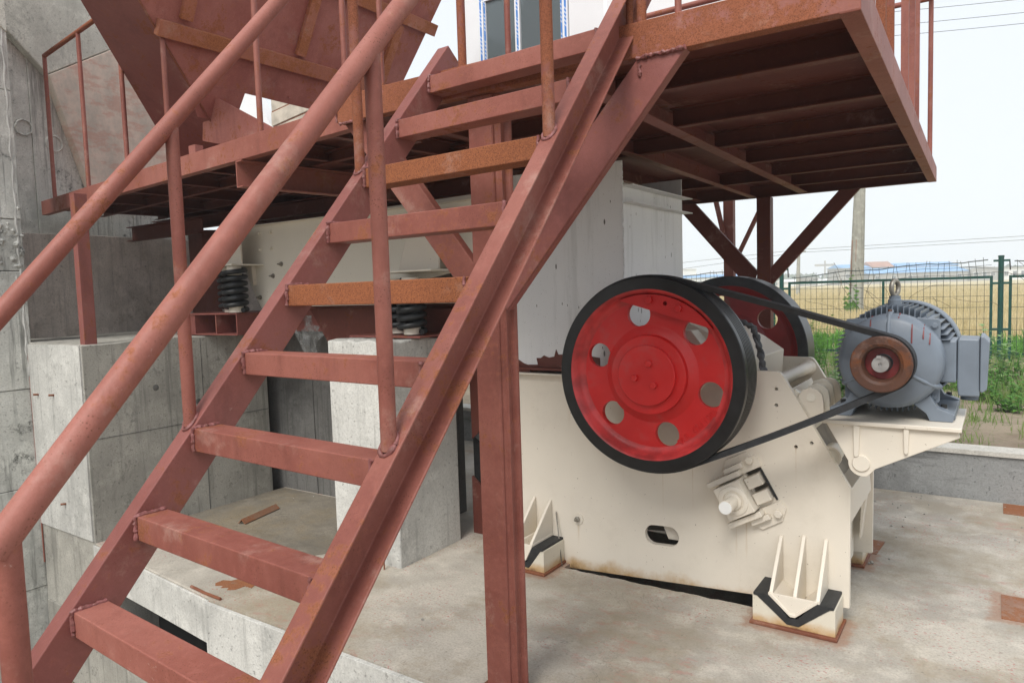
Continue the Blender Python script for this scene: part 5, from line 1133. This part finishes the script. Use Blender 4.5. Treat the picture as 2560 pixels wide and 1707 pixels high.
# dry creeper on the fence
mb = MB(); r_ = random.Random(30)
for k in range(26):
    x = r_.uniform(-2.6, -.6) if k < 18 else r_.uniform(.5, 1.6); z = r_.uniform(.9, 1.5); p = Vector((x, FV - .05, z)); P_ = [p]; d_ = Vector((r_.uniform(-1, 1), 0, r_.uniform(-.6, 1))).normalized()
    for i in range(12):
        d_ = (d_ + Vector((r_.uniform(-.35, .35), 0, r_.uniform(-.35, .25)))).normalized(); p = p + d_ * .06 + Vector((0, r_.uniform(-.008, .008), 0)); P_.append(p)
    mb.tube(P_, .0035, 4, cap=False)
c = part('dry_creeper', mb, M_TWIG); tag(c, 'tangle of dry creeper stems clinging to the mesh fence above the motor', 'creeper'); c['kind'] = 'stuff'

# ================================================================== POLES, WIRES, FAR BUILDINGS
mb = MB(); n = 12; mb.tube([(-4.62, 30.8, .2), (-4.62, 30.8, 1.0), (-4.50, 30.8, 5.1), (-4.35, 30.8, 10.5)], [.29, .27, .205, .14], 20)
up_ = thing('utility_pole', 'thick leaning concrete pole standing in the field behind the fence', 'pole', (-4.62, 30.8, .3)); part('pole_shaft', mb, M_POLE, up_)
for k in range(2): mb = MB(); mb.tube([(-4.78 + .16 * k, 30.56, 1.2), (-4.72 + .14 * k, 30.57, 3.3)], .012, 5); part('crack_rod', mb, M_RUST_EDGE, up_)
up2 = thing('utility_pole', 'thin distant concrete pole with an insulator top far out in the field', 'pole', (-17, 77, .3))
mb = MB(); mb.tube([(-17, 77, .2), (-16.87, 77, 5.3)], [.22, .14], 12); part('pole_shaft', mb, M_POLE, up2)
part('insulator', MB().lathe((-16.87, 77, 5.2), [(.12, 0), (.26, .1), (.12, .2), (.24, .3), (.10, .42), (0, .5)], 12, 'z'), M_BLACKBOLT, up2)
part('pole_arm', MB().box(-17.5, -16.2, 76.9, 77.1, 4.75, 4.87), M_POLE, up2)
for k, (p0, p1) in enumerate((((-14, 62, 22.75), (10, 80, 25.2)), ((-14, 62, 21.7), (10, 80, 24.1)), ((-14, 62, 20.9), (10, 80, 23.2)), ((-14, 62, 24.0), (10, 80, 26.5)))):
    mb = MB(); mb.tube([Vector(p0).lerp(Vector(p1), i / 12) - Vector((0, 0, .15 * math.sin(math.pi * i / 12))) for i in range(13)], .022, 5, cap=False)
    tag(part('overhead_wire', mb, M_BLACKBOLT), ('overhead wire across the sky, %s of the four' % ('second from top', 'third from top', 'lowest', 'topmost')[k]), 'wire', 'overhead wires above the field')
for k, dz_ in enumerate((0, -1.4)):
    mb = MB(); mb.tube([(-70, 72, 3.2 + dz_), (-50, 74, 2.9 + dz_), (-17, 77, 5.0 + dz_ * .2), (20, 86, 5.6 + dz_ * .3), (50, 95, 7.5 + dz_ * .3)], .018, 4, cap=False)
    tag(part('field_wire', mb, M_BLACKBOLT), 'thin wire slung from the distant field pole, %s one' % ('upper', 'lower')[k], 'wire')
M_GREYWALL = m_simple('far_grey_render', (.30, .29, .27), .9, .12, .3, 0); M_BLUEROOF = m_simple('blue_sheet_roof', (.14, .34, .62), .5, .08, .3, 0)
M_WHITEWALL = m_simple('far_white_render', (.68, .69, .68), .9, .05, .3, 0); M_BROWNROOF = m_simple('brown_tile_roof', (.34, .17, .12), .9, .15, .5, 0); M_WINDARK = m_simple('far_dark_window', (.06, .065, .07), .3, .1, .5, 0)
# buildings stand on a line facing the slab: local x along, y away
def building(name, label, cx, cy, w_, d_, h, roofh, wall_m, roof_m, wins=0, gable=True, rot=-.45, cat='building', lean=0, base=.2, wz=.55):
    t = thing(name, label, cat, (cx, cy, base), rot)
    part('wall', MB().box(-w_ / 2, w_ / 2, 0, d_, 0, h), wall_m, t, local=True)
    if gable: mb = MB(); mb.add([(-w_ / 2 - .4, -.5, h), (w_ / 2 + .4, -.5, h), (w_ / 2 + .4, d_ / 2, h + roofh), (-w_ / 2 - .4, d_ / 2, h + roofh), (-w_ / 2 - .4, d_ + .5, h), (w_ / 2 + .4, d_ + .5, h)], [(0, 1, 2, 3), (3, 2, 5, 4), (0, 3, 4), (1, 5, 2), (0, 4, 5, 1)])
    else: mb = MB(); mb.add([(-w_ / 2 - .3, -.4, h + lean), (w_ / 2 + .3, -.4, h), (w_ / 2 + .3, d_, h + .1), (-w_ / 2 - .3, d_, h + lean + .1), (-w_ / 2 - .3, -.4, h + .25 + lean), (w_ / 2 + .3, -.4, h + .25), (w_ / 2 + .3, d_, h + .35), (-w_ / 2 - .3, d_, h + lean + .35)], [(0, 1, 5, 4), (1, 2, 6, 5), (2, 3, 7, 6), (3, 0, 4, 7), (4, 5, 6, 7), (0, 3, 2, 1)])
    part('roof', mb, roof_m, t, local=True)
    for k in range(wins):
        x = -w_ / 2 + w_ * (k + .5) / wins; fr = part('window', MB().box(x - .7, x + .7, -.08, .05, h * wz - .75, h * wz + .75), M_WHITEWALL, t, local=True)
        part('pane', MB().box(x - .6, x - .04, -.12, -.079, h * wz - .65, h * wz + .65), M_WINDARK, fr, local=True); part('pane', MB().box(x + .04, x + .6, -.12, -.079, h * wz - .65, h * wz + .65), M_WINDARK, fr, local=True)
    return t
RT = .6
FB = dict(rot=RT)
building('grey_house', 'low grey rendered house with two dark windows right of the blue roofed shed', -3.6, 264.3, 7.8, 8, 3.9, .4, M_GREYWALL, M_GREYWALL, 3, False, RT, 'house', .5)
building('blue_shed', 'long workshop with bright blue sheet roof in the middle distance', -20.5, 253.5, 30.5, 12, 3.3, 1.6, M_GREYWALL, M_BLUEROOF, 6, True, RT, 'shed')
building('rear_blue_shed', 'longer blue roofed hall standing behind the workshop', -26, 262, 37, 12, 5.4, 1.3, M_WHITEWALL, M_BLUEROOF, 0, True, RT, 'shed')
building('brown_house', 'brown tile roofed house rising above the blue sheds', -30.8, 258, 6.5, 8, 5.4, 1.9, M_GREYWALL, M_BROWNROOF, 0, True, RT, 'house')
building('grey_barn', 'tall grey block building beside the concrete pole', -38.2, 239.5, 5.5, 8, 5.0, .3, M_GREYWALL, M_GREYWALL, 1, False, RT, 'building')
building('field_hut', 'tiny grey hut standing in the field left of the concrete pole', -47.6, 233, 4.4, 4, 2.5, .3, M_GREYWALL, M_GREYWALL, 1, False, RT, 'hut')
building('white_house', 'white rendered house at the right edge behind the fence', 5.2, 270, 10.5, 8, 3.8, .6, M_WHITEWALL, M_GREYWALL, 4, False, RT, 'house')
building('long_white_house', 'pale low house further right beyond the white house', 18, 279, 14, 8, 4.2, 1.0, M_WHITEWALL, M_GREYWALL, 4, True, RT, 'house')
building('tower_block', 'pale hazy block seen low between the platform legs', -98, 260, 9, 9, 7.5, .3, M_WHITEWALL, M_WHITEWALL, 3, False, RT, 'building')
building('low_factory', 'long pale hazy factory hall seen behind the rear flywheel', -78, 232, 20, 10, 3.9, 1.0, M_WHITEWALL, M_BLUEROOF, 5, True, RT, 'factory')
building('greenhouse', 'low white greenhouse tunnel at the foot of the grey building', -46, 246, 26, 6, 1.6, .8, M_WHITEWALL, M_WHITEWALL, 0, True, RT, 'greenhouse')
for k, (x, y, s_) in enumerate(((-56, 300, 1.0), (-42, 330, .8))):
    t = thing('sign_gantry', 'hazy lattice pylon with a wide crossbar, %s of the two' % ('nearer', 'farther')[k], 'pylon', (x, y, .3), RT)
    part('mast', MB().box(-.25, .25, 0, .3, 0, 8.3 * s_ + 1), M_GREYWALL, t, local=True); part('crossbar', MB().box(-4, 4, 0, .3, 7.2 * s_, 8.0 * s_), M_GREYWALL, t, local=True)
mb = MB(); r_ = random.Random(77)
for i in range(1500):
    a = r_.uniform(-1, 1); x = -60 + a * 220; y = 330 + r_.uniform(-8, 8) + x * -.35; h = r_.uniform(1.5, 6.0) * (1 if r_.random() < .5 else .7)
    mb.blob((x, y, h * .55), r_.uniform(1.2, 2.6), i)
ft = part('far_trees', mb, m_leaf('hazy_tree_leaf', (.06, .10, .05), (.09, .14, .07), .3)); tag(ft, 'hazy belt of trees along the horizon behind the buildings', 'trees'); ft['kind'] = 'stuff'

# ================================================================== VEGETATION
def add_blades(x, y, z, h, w_, lean_, ang_, V, Fc):
    """vectorised bent grass blades, 3 quads tapered"""
    pass
def blades(n, fx, fy, fz, fh, fw, seed, mat, name, label, cat, lean=.35):
    rg = np.random.default_rng(seed); X = fx(rg, n); Y = fy(rg, n, X); Z = fz(X, Y); H = fh(rg, n, X, Y); Wd = fw(rg, n, X, Y)
    A = rg.uniform(0, 2 * np.pi, n); LA = rg.uniform(0, 2 * np.pi, n); LE = rg.uniform(.1, 1, n) * lean * H
    dx, dy = np.cos(A) * Wd / 2, np.sin(A) * Wd / 2; lx, ly = np.cos(LA) * LE, np.sin(LA) * LE
    V = np.zeros((n, 5, 3)); V[:, 0] = np.stack([X - dx, Y - dy, Z], 1); V[:, 1] = np.stack([X + dx, Y + dy, Z], 1)
    V[:, 2] = np.stack([X + lx * .35 + dx * .8, Y + ly * .35 + dy * .8, Z + H * .6], 1); V[:, 3] = np.stack([X + lx * .35 - dx * .8, Y + ly * .35 - dy * .8, Z + H * .6], 1)
    V[:, 4] = np.stack([X + lx, Y + ly, Z + H], 1)
    b = np.arange(n) * 5; me = bpy.data.meshes.new(name); me.vertices.add(n * 5); me.vertices.foreach_set('co', V.ravel())
    li = np.concatenate([np.stack([b, b + 1, b + 2, b + 3], 1), np.stack([b + 3, b + 2, b + 4, b + 4], 1)], 1)
    lv = np.stack([b, b + 1, b + 2, b + 3, b + 3, b + 2, b + 4], 1).ravel()
    me.loops.add(n * 7); me.loops.foreach_set('vertex_index', lv.astype(np.int32)); me.polygons.add(n * 2)
    ls = np.stack([np.arange(n) * 7, np.arange(n) * 7 + 4], 1).ravel(); me.polygons.foreach_set('loop_start', ls.astype(np.int32)); me.update(calc_edges=True)
    me.materials.append(mat); o = bpy.data.objects.new(name, me); COL.objects.link(o); tag(o, label, cat); o['kind'] = 'stuff'; return o
z0f = lambda X, Y: np.full(len(X), .29)
# wheat: view wedge only, blades grow wider with distance
def wy(rg, n, X): return None
def wheat_xy(n, seed, y0, y1):
    rg = np.random.default_rng(seed); t = rg.uniform(0, 1, n); Y = y0 * (y1 / y0) ** t
    lo = -.95 * Y - 2; hi = .10 * Y + 3; X = lo + (hi - lo) * rg.uniform(0, 1, n); return X, Y
XW, YW = wheat_xy(90000, 5, 20, 125)
blades(90000, lambda rg, n: XW, lambda rg, n, X: YW, z0f, lambda rg, n, X, Y: rg.uniform(.25, .48, n), lambda rg, n, X, Y: .012 + .0011 * Y, 6, M_WHEAT, 'wheat', 'ripe golden wheat filling the field behind the fence', 'wheat', .2)
XG, YG = wheat_xy(26000, 9, 15.2, 24)
blades(26000, lambda rg, n: XG, lambda rg, n, X: YG, z0f, lambda rg, n, X, Y: rg.uniform(.06, .34, n) * (YG < 18.5 + 1.5 * np.sin(XG * 1.3)) * (.35 + .65 * (np.sin(XG * 2.1 + YG) * np.sin(XG * .9 - YG * 1.7) > -.1)) + .03, lambda rg, n, X, Y: rg.uniform(.02, .05, n), 10, M_LEAF, 'field_edge_weeds', 'green weeds along the field edge just beyond the fence', 'weeds', .6)
def clump_xy(n, seed, x0, x1, y0, y1, thr=.45):
    rg = np.random.default_rng(seed); cx_ = rg.uniform(x0, x1, 420); cy_ = rg.uniform(y0, y1, 420); k = rg.integers(0, 420, n); return cx_[k] + rg.normal(0, .13, n), np.clip(cy_[k] + rg.normal(0, .13, n), 6.82, 99)
XC, YC = clump_xy(26000, 12, -4, 3.2, 6.9, 14.9)
blades(26000, lambda rg, n: XC, lambda rg, n, X: YC, z0f, lambda rg, n, X, Y: rg.uniform(.05, .20, n), lambda rg, n, X, Y: rg.uniform(.004, .011, n), 13, M_GRASS, 'grass', 'tufts of thin grass on the bare soil between the parapet and the fence', 'grass', .8)

def leafy(name, label, cx_, cy_, n_st, h, spread, seed, mat, leaf=.10, group='leafy weeds around the slab', lw=.28, per=26):
    r_ = random.Random(seed); t = thing(name, label, 'weed', (cx_, cy_, .3), 0, group); st = MB(); lf = MB()
    for s_ in range(n_st):
        bx, by = cx_ + r_.uniform(-spread, spread), cy_ + r_.uniform(-spread, spread) * .7; hh = h * r_.uniform(.55, 1.05); tilt = Vector((r_.uniform(-.25, .25), r_.uniform(-.25, .25), 1)).normalized()
        P_ = [Vector((bx, by, .29)) + tilt * hh * k / 5 for k in range(6)]; st.tube(P_, [.006, .0055, .005, .004, .003, .002], 5, cap=False)
        for k in range(per):
            f_ = .15 + .85 * k / per; p = Vector((bx, by, .29)) + tilt * hh * f_; a = r_.uniform(0, 6.28); L = leaf * r_.uniform(.7, 1.2) * (1.15 - .6 * f_)
            d_ = Vector((math.cos(a), math.sin(a), r_.uniform(-.1, .7))).normalized(); s2 = d_.cross(Vector((0, 0, 1))).normalized() * L * lw; tip = p + d_ * L - Vector((0, 0, L * .25)); mid = p + d_ * L * .5
            lf.add([p, mid + s2, mid - Vector((0, 0, L * .06)), mid - s2, tip], [(0, 1, 2), (0, 2, 3), (1, 4, 2), (2, 4, 3)])
    part('stems', st, mat, t, kind='stuff'); part('leaves', lf, mat, t, kind='stuff'); return t
leafy('tall_weed', 'tall dense green weed between the rear flywheel and the motor', -2.35, 11.2, 16, 1.05, .26, 1, M_LEAF, .13)
leafy('tall_weed', 'bushy green weed close behind the motor bracket at its left', -1.75, 9.6, 16, .78, .25, 2, M_LEAF, .11)
leafy('tall_weed', 'green weed growing against the fence behind the rear flywheel', -2.9, 13.2, 12, .9, .3, 3, M_LEAF, .12)
leafy('pale_weed', 'pale broad-leaved weed low between the flywheel and the motor', -1.62, 8.7, 6, .5, .12, 4, M_LEAF2, .10, lw=.34)
leafy('pale_weed', 'large pale broad-leaved weed at the foot of the green fence post', -.02, 11.9, 7, .78, .16, 5, M_LEAF2, .17, lw=.36, per=14)
for k, (x, y, h, s_, m_) in enumerate(((.45, 12.2, .55, .4, M_LEAF), (-.15, 10.9, .42, .35, M_LEAF), (.35, 10.6, .38, .4, M_LEAF), (.95, 11.4, .5, .45, M_LEAF), (.05, 9.9, .30, .3, M_LEAF), (.8, 9.9, .3, .4, M_LEAF2), (-.55, 10.6, .3, .3, M_LEAF), (1.5, 12.6, .55, .5, M_LEAF), (.3, 9.3, .22, .3, M_LEAF))):
    leafy('ground_weed', ('low leafy weed patch right of the terminal box, ' + ('by the post', 'left near side', 'middle', 'right by the frame edge', 'nearest to the box', 'pale, at the right', 'far left behind the motor foot', 'against the fence', 'closest to the parapet')[k]), x, y, 20, h, s_, 20 + k, m_, .10, per=16)
# climbing ivy on the pole
mb = MB(); r_ = random.Random(55)
for k in range(110):
    z = .5 + abs(r_.gauss(0, .45)); p = Vector((-4.75 + r_.uniform(-.25, .25), 30.5, z)); s_ = r_.uniform(.04, .09)
    mb.add([p, p + Vector((s_, -.02, s_ * .5)), p + Vector((0, -.03, s_)), p + Vector((-s_, -.02, s_ * .4))], [(0, 1, 2), (0, 2, 3)])
tag(part('ivy', mb, M_LEAF), 'little ivy plant climbing the foot of the thick concrete pole', 'ivy')

# ================================================================== HAZE
HZ = MB(); HZ.box(-420, 420, -150, 470, -2.4, 32); hz = part('haze', HZ, M_VOID); hz.data.materials.clear(); hz['kind'] = 'stuff'; hz['label'] = 'thin pale haze over the whole place'; hz['category'] = 'haze'
hm = bpy.data.materials.new('haze_air'); hm.use_nodes = True; t_ = hm.node_tree; t_.nodes.clear(); oo = t_.nodes.new('ShaderNodeOutputMaterial'); pv = t_.nodes.new('ShaderNodeVolumePrincipled')
pv.inputs['Color'].default_value = (.86, .93, 1.0, 1); pv.inputs['Density'].default_value = .0019; t_.links.new(pv.outputs[0], oo.inputs['Volume']); hz.data.materials.append(hm)
